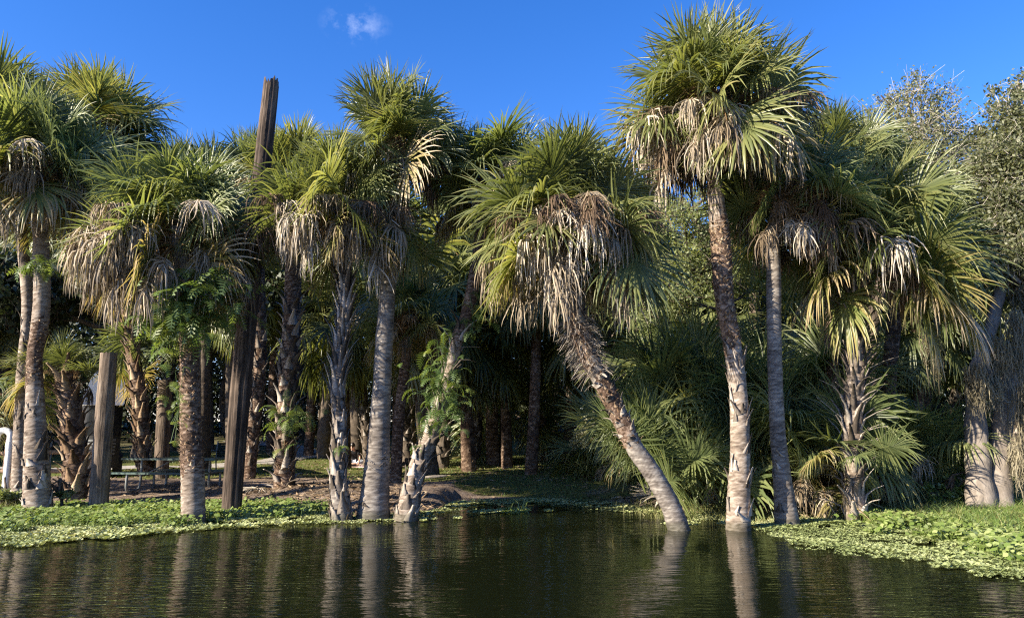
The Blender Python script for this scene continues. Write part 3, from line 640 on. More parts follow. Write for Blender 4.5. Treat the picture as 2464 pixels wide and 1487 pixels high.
mb = MB(); x, y = scatter([(1020,1236),(1060,1215),(1150,1206),(1300,1201),(1460,1208),(1540,1222),(1660,1240),(1760,1252),(1700,1256),(1600,1240),(1500,1232),(1440,1226),(1420,1217),(1250,1213),(1100,1221),(1040,1243)], 300, rng)
k = wob(x * 1.7, y * 1.7) > -.5; rosettes(mb, x[k], y[k], .05, rng)
x, y = scatter([(1640,1242),(1760,1250),(1900,1252),(2020,1242),(2060,1246),(1900,1268),(1790,1266),(1700,1252)], 420, rng); rosettes(mb, x, y, .045, rng)
for bx_, by_, wr in ((1776,1262,36),(1636,1262,34),(1894,1257,38),(466,1252,36),(824,1238,32),(976,1236,34),(899,1224,48)):
    c0 = hit(bx_, by_); q = pxm(bx_, by_, c0[1]); a = rng.uniform(0, TAU, 60); rr_ = wr * q * (.95 + .45 * rng.random(60) ** 2); rosettes(mb, c0[0] + np.cos(a) * rr_, c0[1] + np.sin(a) * rr_, .045, rng)
tag(link("duckweed", mb.mesh("duckweed", [LETTUCE])), "low green floating weed lining the inlet between the leaning palms", "water plants", None, "stuff")
for (cx_, cy_, wx, hy, lab) in [(1165,1233,42,4,"flat tuft of floating weed in the middle of the inlet"), (1235,1231,45,6,"larger floating weed tuft with grassy blades in the inlet"), (1100,1248,11,3,"tiny bit of floating weed off the fern-covered palm"),
                                (1320,1231,10,2,"small bit of floating weed at the right end of the inlet")]:
    c0 = hit(cx_, cy_); rx = wx * pxm(cx_, cy_, c0[1]); ry = abs(hit(cx_, cy_ - hy)[1] - c0[1])
    n = int(90 * rx / .3) + 8; a = rng.uniform(0, TAU, n); q = np.sqrt(rng.random(n)); mb = MB()
    rosettes(mb, np.cos(a) * q * rx, np.sin(a) * q * ry, .05, rng)
    if "blades" in lab:
        for t in range(26):
            o = np.array((rng.uniform(-.5, .9) * rx, rng.uniform(-.5, .5) * ry, 0)); d = np.array((rng.normal(0, .12), rng.normal(0, .1), rng.uniform(.1, .3)))
            ribbon(mb, np.array([o, o + d * .6, o + d + (d[0], d[1], -.03)]), (.014, .012, .002), (1, 0, 0), rng.random())
    tag(link("floating_weed", mb.mesh("floating_weed", [PENNY if "blades" in lab else LETTUCE]), None, c0), lab, "water plant", "tufts of floating weed")

def blades(mb, x, y, h, rng, w=.012, m=0, z=None):
    n = len(x); zz = np.maximum(0, terrain(x, y)) if z is None else z; H = h * rng.uniform(.4, 1.25, n); a = rng.uniform(0, TAU, n)
    o = np.stack([x, y, zz], 1); ln = np.stack([rng.normal(0, .3, n), rng.normal(0, .3, n), np.ones(n)], 1) * H[:, None]
    s = np.stack([np.cos(a), np.sin(a), 0 * a], 1) * w; bend = np.stack([rng.normal(0, .35, n), rng.normal(0, .35, n), -.1 * np.ones(n)], 1) * H[:, None]
    V = np.stack([o - s * .5, o + s * .5, o + ln * .6 + s * .4, o + ln * .6 - s * .4, o + ln + bend], 1).reshape(-1, 3); b = np.arange(n)[:, None] * 5
    t = np.repeat(np.clip(rng.normal(.5, .28, n), 0, 1), 5)
    mb.add(V, np.concatenate([b + np.array([[0, 1, 2, 3]])]), t, m); 
    mb.add(V.reshape(n, 5, 3)[:, 2:5].reshape(-1, 3), np.arange(n * 3).reshape(-1, 3), np.repeat(t[::5], 3), m)
mb = MB(); x, y = scatter([(2060,1236),(2120,1222),(2200,1200),(2300,1196),(2464,1190),(2760,1190),(2760,1240),(2464,1246),(2300,1246),(2150,1246)], 900, rng, .15); blades(mb, x, y, .22, rng, .016)
x, y = scatter([(1480,1208),(1540,1196),(1620,1196),(1760,1200),(1900,1206),(2040,1222),(2080,1236),(1900,1246),(1760,1244),(1640,1236),(1540,1226)], 260, rng, .1); blades(mb, x, y, .11, rng)
x, y = scatter([(-160,1170),(20,1165),(60,1215),(150,1222),(0,1228),(-160,1226)], 300, rng, .1); blades(mb, x, y, .28, rng)
tag(link("dry_grass", mb.mesh("dry_grass", [DRYGRASS])), "tangled yellow green grass on the right bank edge", "grass", None, "stuff")
mb = MB(); x, y = scatter([(2200,1238),(2330,1222),(2464,1212),(2760,1212),(2760,1300),(2464,1290),(2330,1276)], 420, rng, .1); blades(mb, x, y, .34, rng, .014)
x, y = scatter([(850,1240),(1040,1240),(1030,1246),(860,1250)], 300, rng, .0); blades(mb, x, y, .10, rng, .014)
tag(link("tall_grass", mb.mesh("tall_grass", [GRASS])), "upright green grass standing in the shallows at right", "grass", None, "stuff")
mb = MB(); n = 26000; x = rng.uniform(-14, 14, n); y = rng.uniform(17, 34, n); k = lawn(x, y) + .25 * wob(x, y) > .45; blades(mb, x[k], y[k], .06, rng, .02)
tag(link("lawn_grass", mb.mesh("lawn_grass", [GRASS])), "short mown grass among the palm trunks", "grass", None, "stuff")
mb = MB(); n = 9000; x = rng.uniform(-13, 13, n); y = rng.uniform(14.6, 30, n); k = (y - shore(x) > .3); x, y = x[k], y[k]
C = np.stack([x, y, terrain(x, y) + .018], 1); leaves(mb, C, .2, .028, rng, flat=.88)
x, y = scatter([(150,1205),(620,1200),(850,1225),(1060,1200),(850,1165),(620,1180),(300,1190)], 120, rng, .2); C = np.stack([x, y, terrain(x, y) + .02], 1); leaves(mb, C, .26, .035, rng, flat=.85)
x, y = scatter([(1590,1215),(1720,1200),(1990,1225),(2150,1235),(2130,1205),(1900,1180),(1660,1190)], 90, rng, .2); C = np.stack([x, y, terrain(x, y) + .04], 1); leaves(mb, C, .34, .04, rng, flat=.7)
tag(link("leaf_litter", mb.mesh("leaf_litter", [LITTER])), "scattered dry leaf strips and twigs on the bare bank", "leaf litter", None, "stuff")

# ------------------------------------------------------------------ palmetto clumps, fallen fronds, stump
def clump(x, y, Y, s, n, label, seed, lo=10, hi=85, dead=0, zoff=0.0, mat=None, spread=.25):
    rng = np.random.default_rng(seed); P = at(x, y, Y); P[2] = max(0, float(terrain(P[0], P[1])))
    root = thing("palmetto", P, label, "palmetto", None)
    n = int(n * 1.2)
    for i in range(n):
        el = lo + (hi - lo) * rng.random() ** .8; a = i * 2.4 + rng.uniform(-.4, .4)
        tone(link("frond", VAR[pick_class(el), rng.integers(4)], root, (math.cos(a) * spread * rng.random(), math.sin(a) * spread * rng.random(), zoff + rng.uniform(0, .25)), a, s * rng.uniform(.72, 1.12)), GREENGREY)
    for i in range(dead):
        link("dead_frond", DEADV[rng.integers(8)], root, (0, 0, .45 + zoff * .8), rng.uniform(0, TAU), s * rng.uniform(.6, .9))
    return root
clump(1575, 1175, 15.0, .85, 15, "bushy palmetto with upright grey green fans right behind the steeply leaning palm", 61, 32, 85, 0, .3)
clump(1660, 1165, 16.8, 1.05, 20, "tall palmetto with arching dark fronds between the leaning palm and the tallest palm", 62, 5, 85, 3, 1.3)
clump(1835, 1190, 15.2, .9, 17, "palmetto with drooping shiny fronds filling the gap between the tallest and the slim grey palm", 63, -20, 75, 5, .9)
clump(1945, 1190, 14.6, .85, 17, "palmetto with a hanging glossy fringe just right of the slim grey palm", 64, -30, 60, 5, .9)
clump(1950, 1170, 16.8, 1.1, 16, "dark shaded palmetto with a wide round fan behind the slim grey palm", 65, 10, 80, 3, 1.5)
clump(2050, 1225, 13.1, .42, 6, "small yellow green palmetto drooping in front of the stub-covered palm's foot", 66, -28, 40, 0, .9)
clump(2235, 1190, 16.0, .7, 12, "palmetto in the dark hollow between the stub-covered palm and the mossy oak", 67, -5, 75, 4, .8)
clump(2130, 1195, 16.5, .9, 15, "low dark palmetto behind the stub-covered palm's lower trunk", 68, -5, 70, 3, .5)
clump(1690, 1140, 19.5, 1.1, 20, "shaded palmetto deep behind the tallest palm's lower trunk", 69, -10, 80, 4, 2.2)
clump(1500, 1110, 20.5, .9, 16, "palmetto at the lawn's edge behind the middle of the leaning trunk", 70, 5, 80, 2, .4)
clump(-70, 1185, 17.4, .8, 12, "palmetto at the photo's left edge behind the white pipe", 71, -30, 60, 4, 1.9)
clump(335, 1130, 19.0, .65, 9, "palmetto with drooping fronds over the short post and the white camper", 72, -10, 60, 0, 2.9)
clump(1240, 1060, 30.0, 1.3, 16, "dark palmetto in the shade of the wood at the lawn's far side", 73, -10, 80, 2, 1.0)

clump(1590, 1150, 16.6, .8, 12, "grey green palmetto fans fanning out left of the leaning palm's lower trunk", 74, 15, 85, 0, .9)
clump(1760, 1175, 16.2, .95, 16, "palmetto hidden mostly behind the tallest palm's lower trunk", 75, 0, 80, 2, 1.2)
def fallen(x, y, s, rz, label, seed, group=None, me=None, fan=False):
    rng = np.random.default_rng(seed); P = ground_hit(x, y); mb = MB()
    add_frond(mb, rad(16 if fan else 8), rng, droop=.06 if fan else .2, roll=.35 if fan else rng.uniform(-.2, .2), dead=0 if fan else .25, lp=.5, lb=1.05, arch=.12, lift=.10, tint0=.75, nseg=40, M=(0, 1))
    o = link("fallen_frond", mb.mesh("fallen_frond", [DEAD, STALK]), None, P + np.array((0, 0, .04)), rz, (s, s, s * .7))
    o.rotation_euler = (rad(-32) if fan else 0, 0, rz)
    if fan: o.location.z += .12
    return tag(o, label, "fallen frond", group)
fallen(1645, 1216, .62, rad(170), "big tan fan of a fallen palm frond lying open by the stump", 1, fan=True)
fallen(1085, 1104, .9, rad(160), "heap of tan fallen frond on the lawn right of the fern-covered palm", 2)
fallen(800, 1196, .6, rad(120), "dry curled frond on the bare bank left of the silvery palm", 3)
fallen(1920, 1210, .8, rad(200), "dry brown frond heaped between the slim grey palm and the stub-covered palm", 4)
fallen(2120, 1222, .8, rad(-20), "dead frond splayed right of the stub-covered palm's foot", 5)
fallen(1470, 1205, .6, rad(20), "shaded dark frond lying on the slope beside the inlet", 6)
fallen(1985, 1228, .6, rad(150), "dead frond on the ground at the stub-covered palm's left", 7)
fallen(660, 1180, .55, rad(200), "broken frond at the foot of the palm on the mound", 8)

rng = np.random.default_rng(9); P = ground_hit(1711, 1204); mb = MB()
C = np.array([(0, 0, -.1), (0, 0, .08), (.01, 0, .2), (.0, 0, .33)]); tube(mb, C, np.array((.15, .13, .12, .115)), 14, .7, caps=False)
V = mb.V[0]; V += rng.normal(0, .008, V.shape); V[-14:, 2] += rng.uniform(-.05, .06, 14)
top = V[-14:].copy(); inn = top * (.7, .7, 1) - (0, 0, .02); mb.add(np.concatenate([top, inn]), [[k, (k + 1) % 14, 14 + (k + 1) % 14, 14 + k] for k in range(14)], .5); mb.add(inn, [list(range(14))], .35)
tag(link("tree_stump", mb.mesh("tree_stump", [BOOT]), None, P), "pale broken stump beside the fallen tan fan", "stump")
mb = MB(); P = ground_hit(1180, 1147); tube(mb, np.array([(-.3, 0, .03), (0, .02, .05), (.32, .1, .07)]), (.035, .05, .03), 8, .8)
tag(link("fallen_branch", mb.mesh("fallen_branch", [BOOT]), None, ground_hit(1046, 1152)), "short pale branch lying on the shaded bare bank", "branch")

# ------------------------------------------------------------------ ferns growing on the trunks
def fern(x, y, Y, n, ln, spread, label, seed, yellow=0.0, vs=1.0):
    rng = np.random.default_rng(seed); P = at(x, y, Y); mb = MB()
    for k in range(n):
        a = rng.uniform(0, TAU); o = np.array((rng.normal(0, spread), rng.normal(-.1, spread * .5), rng.normal(0, spread * vs)))
        e = rad(rng.uniform(-10, 60)); l = ln * rng.uniform(.6, 1.2); np_ = 10; p = o; pts = [p]
        for q in range(np_):
            p = p + l / np_ * np.array((math.cos(a) * math.cos(e), math.sin(a) * math.cos(e), math.sin(e))); e -= rng.uniform(.12, .28); pts.append(p)
        ribbon(mb, np.array([(0, 0, 0), o * .5, o]), .008, (1, 0, 0), .2)
        pts = np.array(pts); t = np.clip(rng.normal(.35 + yellow * .4, .2), 0, 1)
        side0 = np.array((-math.sin(a), math.cos(a), 0)); side0 = unit(side0 + np.array((0, 0, rng.normal(0, .5))))
        ribbon(mb, pts, l * .03, side0, t)
        for q in range(1, np_ + 1):
            T = unit(pts[q] - pts[q - 1]); w = l * (.24 * math.sin(math.pi * (q / (np_ + 1)) ** .7) + .05)
            for sg in (-1, 1):
                for h in (.5,):
                    b = pts[q - 1] * (1 - h) + pts[q] * h; d = unit(side0 * sg + T * .45 + np.array((0, 0, -.15))); c = w * rng.uniform(.8, 1.1)
                    V = np.array([b - T * l * .02, b + d * c * .5 - T * l * .026, b + d * c, b + d * c * .5 + T * l * .028, b + T * l * .02])
                    mb.add(V, [[0, 1, 2, 3, 4]], t + rng.uniform(-.08, .12))
    return tag(link("fern", mb.mesh("fern", [FERN]), None, P), label, "fern", "ferns growing on the palm trunks")
fern(432, 745, 12.7, 130, .6, .38, "large fern mass hanging under the crown of the palm in the water weeds", 1, vs=.8)
fern(505, 720, 12.9, 80, .55, .28, "darker fern cluster on the right under the crown of the palm in the water weeds", 10, vs=.9)
fern(430, 985, 12.95, 26, .24, .09, "yellow green fern sprig down the left side of the palm in the water weeds", 2, .9, 2.6)
fern(100, 635, 14.3, 16, .5, .12, "bright fern at the top of the far left palm's trunk", 3, .7)
fern(690, 1010, 17.6, 34, .5, .26, "fern clump halfway up the stub-covered palm on the mound", 4, .2)
fern(818, 1082, 13.4, 7, .26, .06, "small bright fern low on the silvery palm", 5, .8)
fern(1060, 925, 13.5, 95, .40, .22, "fern thicket along the middle of the fern-covered palm", 6, .15, 2.0)
fern(1140, 775, 14.0, 22, .36, .16, "fern tuft near the top of the fern-covered palm", 7, .2, 1.4)
fern(1010, 1075, 13.4, 5, .25, .05, "small fern low on the left of the fern-covered palm", 8, .1)
fern(1075, 1020, 13.6, 16, .34, .14, "dark fern hanging right of the fern-covered palm's lower bend", 9, .1)

# ------------------------------------------------------------------ oaks and other broad-leaved trees, hanging moss
def broadtree(name, trunks, blobs, Y, label, cat, leafm, barkm, seed, leaf=(.088, .05), per=160, sub=26, twig=1.0, group=None, upright=0.0):
    rng = np.random.default_rng(seed); x0, y0, _ = trunks[0][0]; b0 = at(x0, y0, Y); base = b0.copy()
    root = thing(name, base, label, cat, group); mt = MB(); tips = []
    for tp in trunks:
        W = np.array([at(x, y, Y + .25 * k * (1 if len(tp) < 9 else 1)) for k, (x, y, w) in enumerate(tp)]); R = [w / 2 * pxm(x, y, Y) for x, y, w in tp]
        W[0, 2] -= .2 if tp is trunks[0] or True else 0
        C, r, q = resample(W - base, R, .06); C = C + np.cumsum(rng.normal(0, .004, C.shape), 0)
        r = r * (1 + .12 * np.sin(q * 3.1 + rng.uniform(0, 6)) * np.sin(q * 7)); tube(mt, C, r, 16, rng.uniform(.3, .7)); tips.append(C)
    allp = np.concatenate([t[len(t) // 3:] for t in tips]); ml = MB(); mtw = MB()
    for (x, y, rp, rd, dens) in blobs:
        c = at(x, y, Y + rd) - base; r = rp * pxm(x, y, Y + rd)
        ns = max(3, int(sub * dens * (rp / 90) ** 2))
        d = rng.normal(size=(ns, 3)); d /= np.linalg.norm(d, axis=1)[:, None]; sc = c + d * r * rng.uniform(.25, 1, ns)[:, None] * (1, .9, 1)
        k0 = allp[np.argmin(np.linalg.norm(allp - c, axis=1) + .5 * np.maximum(0, allp[:, 2] - c[2]))]
        mid = (k0 + c) / 2 + rng.normal(0, .15, 3)
        C, rr, q = resample(np.array([k0, mid, c]), (.05, .04, .02), .1); tube(mt, C, rr * twig, 6, .7)
        for s in sc:
            f = C[rng.integers(len(C) // 2, len(C))]; m = (f + s) / 2 + rng.normal(0, .12, 3) + (0, 0, .1 * r)
            Cs, rs, _ = resample(np.array([f, m, s, s + unit(s - f + (0, 0, .6)) * r * .3]), (.018, .013, .008, .003), .12); tube(mtw, Cs, rs * twig, 4, rng.uniform(.4, 1), caps=False)
            n = int(per * dens); rad_ = r * rng.uniform(.16, .36)
            a = rng.normal(0, 1, (n, 3)) * rad_ * .85 * (1, 1, .8 + upright); leaves(ml, s + a, leaf[0], leaf[1], rng, np.clip(rng.normal(.5, .24, n) + rng.normal(0, .1), 0, 1))
            for t in range(12):
                e = s + rng.normal(0, 1, 3) * rad_ * 1.2 + (0, 0, upright * rad_); ribbon(mtw, np.array([s, (s + e) / 2 + rng.normal(0, .03, 3), e]), .008 * twig, unit(rng.normal(size=3)), rng.uniform(.5, 1))
    tr = link("trunk", mt.mesh("trunk", [barkm], True), root)
    tw = link("branches", mtw.mesh("branches", [TWIG if leafm is OAKLEAF else barkm]), root)
    link("crown", ml.mesh("crown", [leafm]), root)
    return root
broadtree("oak_tree", [[(2360,1212,78),(2352,1100,54),(2346,980,46),(2352,900,42),(2382,780,30),(2408,660,26),(2432,540,20),(2445,400,14)],
                       [(2412,1214,70),(2404,1130,52),(2414,1000,48),(2438,900,46),(2470,800,30),(2490,650,24),(2480,480,18)],
                       [(2350,920,14),(2400,880,14),(2440,845,13),(2500,800,12)], [(2440,850,10),(2480,760,9),(2530,720,8)]], 
          [(2440,330,85,1.2,1),(2455,250,50,1.4,.6),(2400,420,85,1.5,.9),(2470,430,110,1,1),(2440,540,100,1.2,1),(2380,560,80,2,.8),(2510,580,110,.8,1),(2400,250,60,1.5,.5),(2450,190,45,1.2,.35),(2360,330,60,2,.6),(2390,640,70,1.0,.8),(2350,700,60,1.6,.6),(2330,500,80,2.4,.7),(2300,620,70,2.6,.6),(2450,660,70,1.5,.7),(2540,380,130,1,.9),(2560,720,100,1,.8)],
          14.2, "mossy oak with two grey trunks at the right edge of the bank", "oak tree", OAKLEAF, OAKBARK, 81, per=170)
broadtree("oak_tree", [[(2085,1150,40),(2095,900,36),(2120,700,30),(2170,520,24),(2205,400,16)]],
          [(2200,300,95,0,.75),(2140,270,60,.5,.5),(2260,260,60,0,.55),(2180,220,55,0,.35),(2100,330,60,.5,.7),(2300,360,80,0,.8),(2230,390,110,0,.9),(2130,420,80,0,.8),(2330,420,70,0,.8),(2260,500,110,0,.8),(2200,205,35,0,.25),(2120,230,35,0,.25)],
          20.0, "oak with a thin airy top standing behind the right-hand palms", "oak tree", OAKLEAF, DARKBARK, 82, per=120, sub=34, upright=.45)
broadtree("oak_tree", [[(1728,1080,34),(1730,900,32),(1735,720,28),(1690,560,22),(1640,480,14)]],
          [(1650,560,80,0,.8),(1600,640,70,.4,.8),(1690,650,80,.3,.8),(1640,720,70,-.4,.8),(1720,560,70,.5,.7),(1570,520,60,1,.7),(1560,760,60,.4,.6),(1700,480,70,1,.7),(1780,600,70,1,.7),(1800,700,60,1,.6)],
          19.2, "pale leafy tree showing between the leaning palm and the tallest palm", "oak tree", BRIGHTLEAF, DARKBARK, 83, per=150, sub=30)
broadtree("shrub", [[(1440,1092,10),(1435,1060,8),(1430,1030,6)]], [(1425,1030,38,0,1.2),(1455,1055,36,0,1.2),(1405,1065,28,0,1),(1480,1075,28,.3,1)], 19.5, "small leafy shrub at the lawn's edge under the leaning palm", "shrub", OAKLEAF, DARKBARK, 84, per=160, sub=40, leaf=(.06, .04))
broadtree("shrub", [[(2290,1200,8),(2285,1180,6),(2280,1160,4)]], [(2280,1175,26,0,1.2),(2240,1185,22,0,1.1),(2320,1178,22,0,1.1),(2330,1130,30,.8,.8)], 14.9, "low green shrub in the dark gap left of the mossy oak", "shrub", PENNY, DARKBARK, 85, per=130, sub=40, leaf=(.07, .05))
broadtree("shrub", [[(18,1205,8),(14,1180,6),(10,1150,4)]], [(8,1192,24,0,1.2),(40,1200,22,0,1.1),(-30,1185,34,0,1.1)], 14.9, "weedy green shrub in front of the far left palm's foot", "shrub", BRIGHTLEAF, DARKBARK, 86, per=130, sub=40, leaf=(.07, .05))
broadtree("shrub", [[(150,1200,8),(148,1185,6),(146,1170,4)]], [(142,1185,18,0,1.2),(165,1192,16,0,1.1),(120,1195,14,0,1.1)], 14.9, "small leafy weed between the far left palm and the short post", "shrub", BRIGHTLEAF, DARKBARK, 87, per=90, sub=40, leaf=(.06, .045))

def moss(x, y, Y, w, h, label, seed, n=260):
    rng = np.random.default_rng(seed); P = at(x, y, Y); k = pxm(x, y, Y); w *= k; h *= k; mb = MB()
    for i in range(int(n * .7)):
        o = np.array((rng.normal(0, w * .28), rng.normal(0, min(w, .3) * .4), -rng.random() * h * .6)); l = h * rng.uniform(.12, .45) * (1 + (rng.random() < .2)); m = 5; pts = [o]
        for q in range(m): pts.append(pts[-1] + np.array((rng.normal(0, .022), rng.normal(0, .022), -l / m)))
        ribbon(mb, np.array(pts), (.012, .018, .018, .014, .01, .003), unit(np.array((rng.normal(), rng.normal(), 0))), rng.uniform(0, 1))
        for q in range(1, 5):
            e = pts[q] + rng.normal(0, .04, 3) - (0, 0, .03); ribbon(mb, np.array([pts[q], e]), .008, unit(rng.normal(size=3)), rng.uniform(0, 1))
    return tag(link("hanging_moss", mb.mesh("hanging_moss", [MOSS]), None, P), label, "hanging moss", "grey moss hanging on the oak")
for k, (x, y, Y, w, h, l, n) in enumerate([
    (2345,870,13.9,40,120,"grey moss sheathing the oak's left trunk at mid height",420), (2440,560,15.4,60,190,"long pale moss column hanging high under the oak's canopy",420),
    (2440,740,14.2,40,190,"moss curtain between the oak's two trunks",420), (2462,900,14.0,50,280,"broad moss drape down the oak's right trunk",520),
    (2400,800,14.0,36,120,"moss tuft at the fork of the oak's left trunk",260), (2446,1060,14.0,26,120,"moss hanging low beside the oak's right trunk",240),
    (2330,540,17.0,40,110,"small moss beard high left in the oak",160), (2470,680,15.0,50,160,"moss hanging at the photo's right edge",300),
    (2390,900,14.0,26,90,"short moss tuft under the oak's pale branch",160), (2240,760,19.0,40,150,"dim moss streamers in the dark hollow left of the oak",200)]):
    moss(x, y, Y, w, h, l, 400 + k, n)

# ------------------------------------------------------------------ palms in the shaded wood
LAND = [(90,"the far left palm"),(250,"the short post"),(466,"the palm in the weeds"),(570,"the broken pole"),(690,"the mound palm"),(818,"the silvery palm"),(915,"the smooth grey palm"),(1040,"the fern-covered palm"),
        (1420,"the steeply leaning palm"),(1760,"the tallest palm"),(1875,"the slim grey palm"),(2055,"the stub-covered palm"),(2370,"the mossy oak")]
rngb = np.random.default_rng(77)
BGC = []
for v in range(5):
    rng = np.random.default_rng(500 + v); mb = MB(); ng = 34; ph = rng.uniform(0, 6)
    for i in range(ng):
        q = (i + .5) / ng; el = 84 - 128 * q ** .9 + rng.uniform(-9, 9)
        add_frond(mb, rad(el), rng, droop=.3 + .8 * q, roll=rng.uniform(-.5, .5), lp=1.05, lb=1.1, arch=.3 + .6 * q, lift=.3 - .4 * q, az=ph + i * 2.4 + rng.uniform(-.3, .3), org=(0, 0, -.5 * q), sc=rng.uniform(.85, 1.1), nseg=30, stations=4, tint0=rng.uniform(.15, .6))
    md = MB()
    for i in range(9):
        add_frond(md, rad(rng.uniform(-60, -20)), rng, droop=1.6, dead=1, arch=1.2, lift=-.3, az=rng.uniform(0, TAU), org=(0, 0, -.5), sc=rng.uniform(.75, 1.0), nseg=30, stations=4, tint0=rng.uniform(.4, .9))
    BGC.append((mb.mesh("palm_crown", [GREEN, PETIOLE]), md.mesh("dead_skirt", [DEADBROWN if v % 2 else DEAD, STALK])))
def wood_palm(xb, Y, xt, yt, w, s, seed, kind):
    rng = np.random.default_rng(seed); b = at(xb, 1033, Y); b[2] = float(terrain(b[0], b[1])) - .05
    top = at(xt, yt, Y); base = b.copy(); mid = (b + top) / 2 + np.array((rng.normal(0, .15), rng.normal(0, .1), 0)); r = w / 2
    near = sorted(LAND, key=lambda q: abs(q[0] - xb))[:2]; near.sort()
    if near[0][0] < xb < near[1][0]: place = "between %s and %s" % (near[0][1], near[1][1])
    else: place = "behind %s" % min(near, key=lambda q: abs(q[0] - xb))[1]
    far = "shaded" if Y < 23 else ("dim" if Y < 29 else "distant")
    root = thing("palm_tree", base, "%s palm in the wood %s" % (far, place), "palm tree", "palms standing back in the shaded wood")
    P = np.array([b, mid, top]) - base
    tk = dict(boots=[(.02, .8, .34, 30, 1.4, 1.1)]) if kind == 1 else dict(flakes=[(0, .8, 10, .07)])
    link("trunk", trunk_mesh(P, (r * 1.25, r, r * .85), rng, [DARKBARK if kind != 2 else BK_BROWN, BOOT, BOOTBROWN], step=.06, sides=12, **tk), root)  # darker bark on most of these trunks stands in for the wood's shade
    c, d = BGC[rng.integers(5)]; rz = rng.uniform(0, TAU)
    link("crown", c, root, top - base, rz, s); link("dead_skirt", d, root, top - base, rz, s)
WP = [(497,23,500,620,.36,.85,0),(778,34,780,560,.42,1.1,0),(860,31,850,600,.5,1.1,0),(958,33,975,560,.40,1.1,2),(990,31,1010,640,.42,1.0,1),(1140,29,1150,640,.40,1.0,1),
      (1213,28,1208,600,.30,1.0,0),(1304,30,1285,560,.40,1.1,2),(1365,29,1390,620,.34,1.0,0),(1065,26,1075,560,.38,1.0,1),(1440,24,1440,470,.26,.9,0),(1530,27,1520,560,.34,1.0,1),(1800,23,1810,520,.34,.9,0)]
for k, (xb, Y, xt, yt, w, s, kd) in enumerate(WP): wood_palm(xb, Y, xt, yt, w, s, 600 + k, kd)
for k in range(44):
    xb = -60 + 2640 * ((k * .61803) % 1.0); Y = rngb.uniform(22, 37)
    if 600 < xb < 800 and Y < 30: Y += 7
    yt = rngb.uniform(520, 800); xt = xb + rngb.normal(0, 12)
    if 2050 < xb < 2600: yt = max(yt, 560)
    if 380 < xb < 420: yt = max(yt, 560)
    if 170 < xb < 330 and Y < 27: continue
    wx = (xb - CX) / F * Y
    if any((wx - px_) ** 2 + (Y - py_) ** 2 < 9 for px_, py_ in ((-18.5, 19.8), (-15, 22), (-12, 23.6), (-9, 25.3))): continue
    wood_palm(xb, Y, xt, yt, rngb.uniform(.3, .44), rngb.uniform(.9, 1.25), 700 + k, int(rngb.integers(3)))

for k, (xb, Y, lab) in enumerate([(330, 31, "spreading dark live oak added as shade behind the picnic table"), (778, 31, "dark live oak trunk rising in the wood left of the silvery palm"), (858, 34, "dark live oak trunk in the wood between the silvery and the smooth grey palm"),
                                 (1330, 33, "dark live oak added as shade at the far side of the lawn"), (-170, 29, "dark live oak added as shade off the left edge behind the rail fence"), (1600, 29, "dark live oak added as shade behind the steeply leaning palm's foot"), (560, 38, "dark live oak added as shade deep in the wood behind the broken pole")]):
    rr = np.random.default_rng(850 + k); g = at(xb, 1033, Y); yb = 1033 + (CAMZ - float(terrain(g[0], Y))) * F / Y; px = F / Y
    bl = [(xb + a * px, yb - h * px, 2.2 * px * .62, dd, .5) for a, h, dd in [(0, 7.2, 0), (-2.6, 6.6, .8), (2.6, 6.8, -.6), (-1.4, 7.6, -2.4), (1.6, 7.4, 2.4), (-4.6, 6.6, -1), (4.6, 6.7, 1), (-3, 7.2, 3), (3, 7.3, -3)]]  # canopy crowns, and all trees but two, added to block sun inside the wood
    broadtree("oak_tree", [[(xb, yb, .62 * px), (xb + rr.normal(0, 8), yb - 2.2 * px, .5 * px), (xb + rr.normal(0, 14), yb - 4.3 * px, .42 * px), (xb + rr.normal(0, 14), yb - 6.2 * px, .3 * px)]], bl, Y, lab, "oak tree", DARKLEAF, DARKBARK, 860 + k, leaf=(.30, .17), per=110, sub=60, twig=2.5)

# far wood closing the view, and unseen wood added beyond the left edge to block the sun
def woods(name, label, boxes, seed, ln=.32, n_per=26):
    rng = np.random.default_rng(seed); mb = MB()
    for x0, x1, y0, y1, h0, h1, cnt in boxes:
        cx = rng.uniform(x0, x1, cnt); cy = rng.uniform(y0, y1, cnt); H = h0 + (h1 - h0) * (.5 + .5 * np.sin(cx * .55 + cy * .3) * np.sin(cx * .23 + 2)); cz = H * rng.random(cnt) ** .7 + terrain(cx, cy)
        C = np.stack([cx, cy, cz], 1).repeat(n_per, 0) + rng.normal(0, .55, (cnt * n_per, 3)); C[:, 2] = np.maximum(C[:, 2], terrain(C[:, 0], C[:, 1]) + .1)
        leaves(mb, C, ln, ln * .5, rng, np.repeat(rng.random(cnt), n_per) * .6 + rng.random(cnt * n_per) * .4, 0)
        for k in range(int((x1 - x0) * (y1 - y0) / 16)):
            x, y = rng.uniform(x0, x1), rng.uniform(y0, y1); z = float(terrain(x, y)); a = rng.normal(0, .5, 2)
            tube(mb, np.array([(x, y, z - .2), (x + a[0] * .5, y + a[1] * .5, z + 4), (x + a[0], y + a[1], z + 8)]), (.25, .2, .12), 7, .5, 1)
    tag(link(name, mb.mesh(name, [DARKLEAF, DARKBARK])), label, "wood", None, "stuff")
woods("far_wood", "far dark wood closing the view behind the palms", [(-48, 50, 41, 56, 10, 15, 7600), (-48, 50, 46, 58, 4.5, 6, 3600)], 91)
woods("side_wood", "unseen wood added beyond the left palms to block the sun", [(-46, -30, 18, 40, 6, 9, 1500), (-31, -24, 23, 34, 6, 9, 600)], 92)
woods("side_wood", "wood continuing behind the oak on the right", [(14, 40, 20, 40, 6, 9, 1300)], 93)

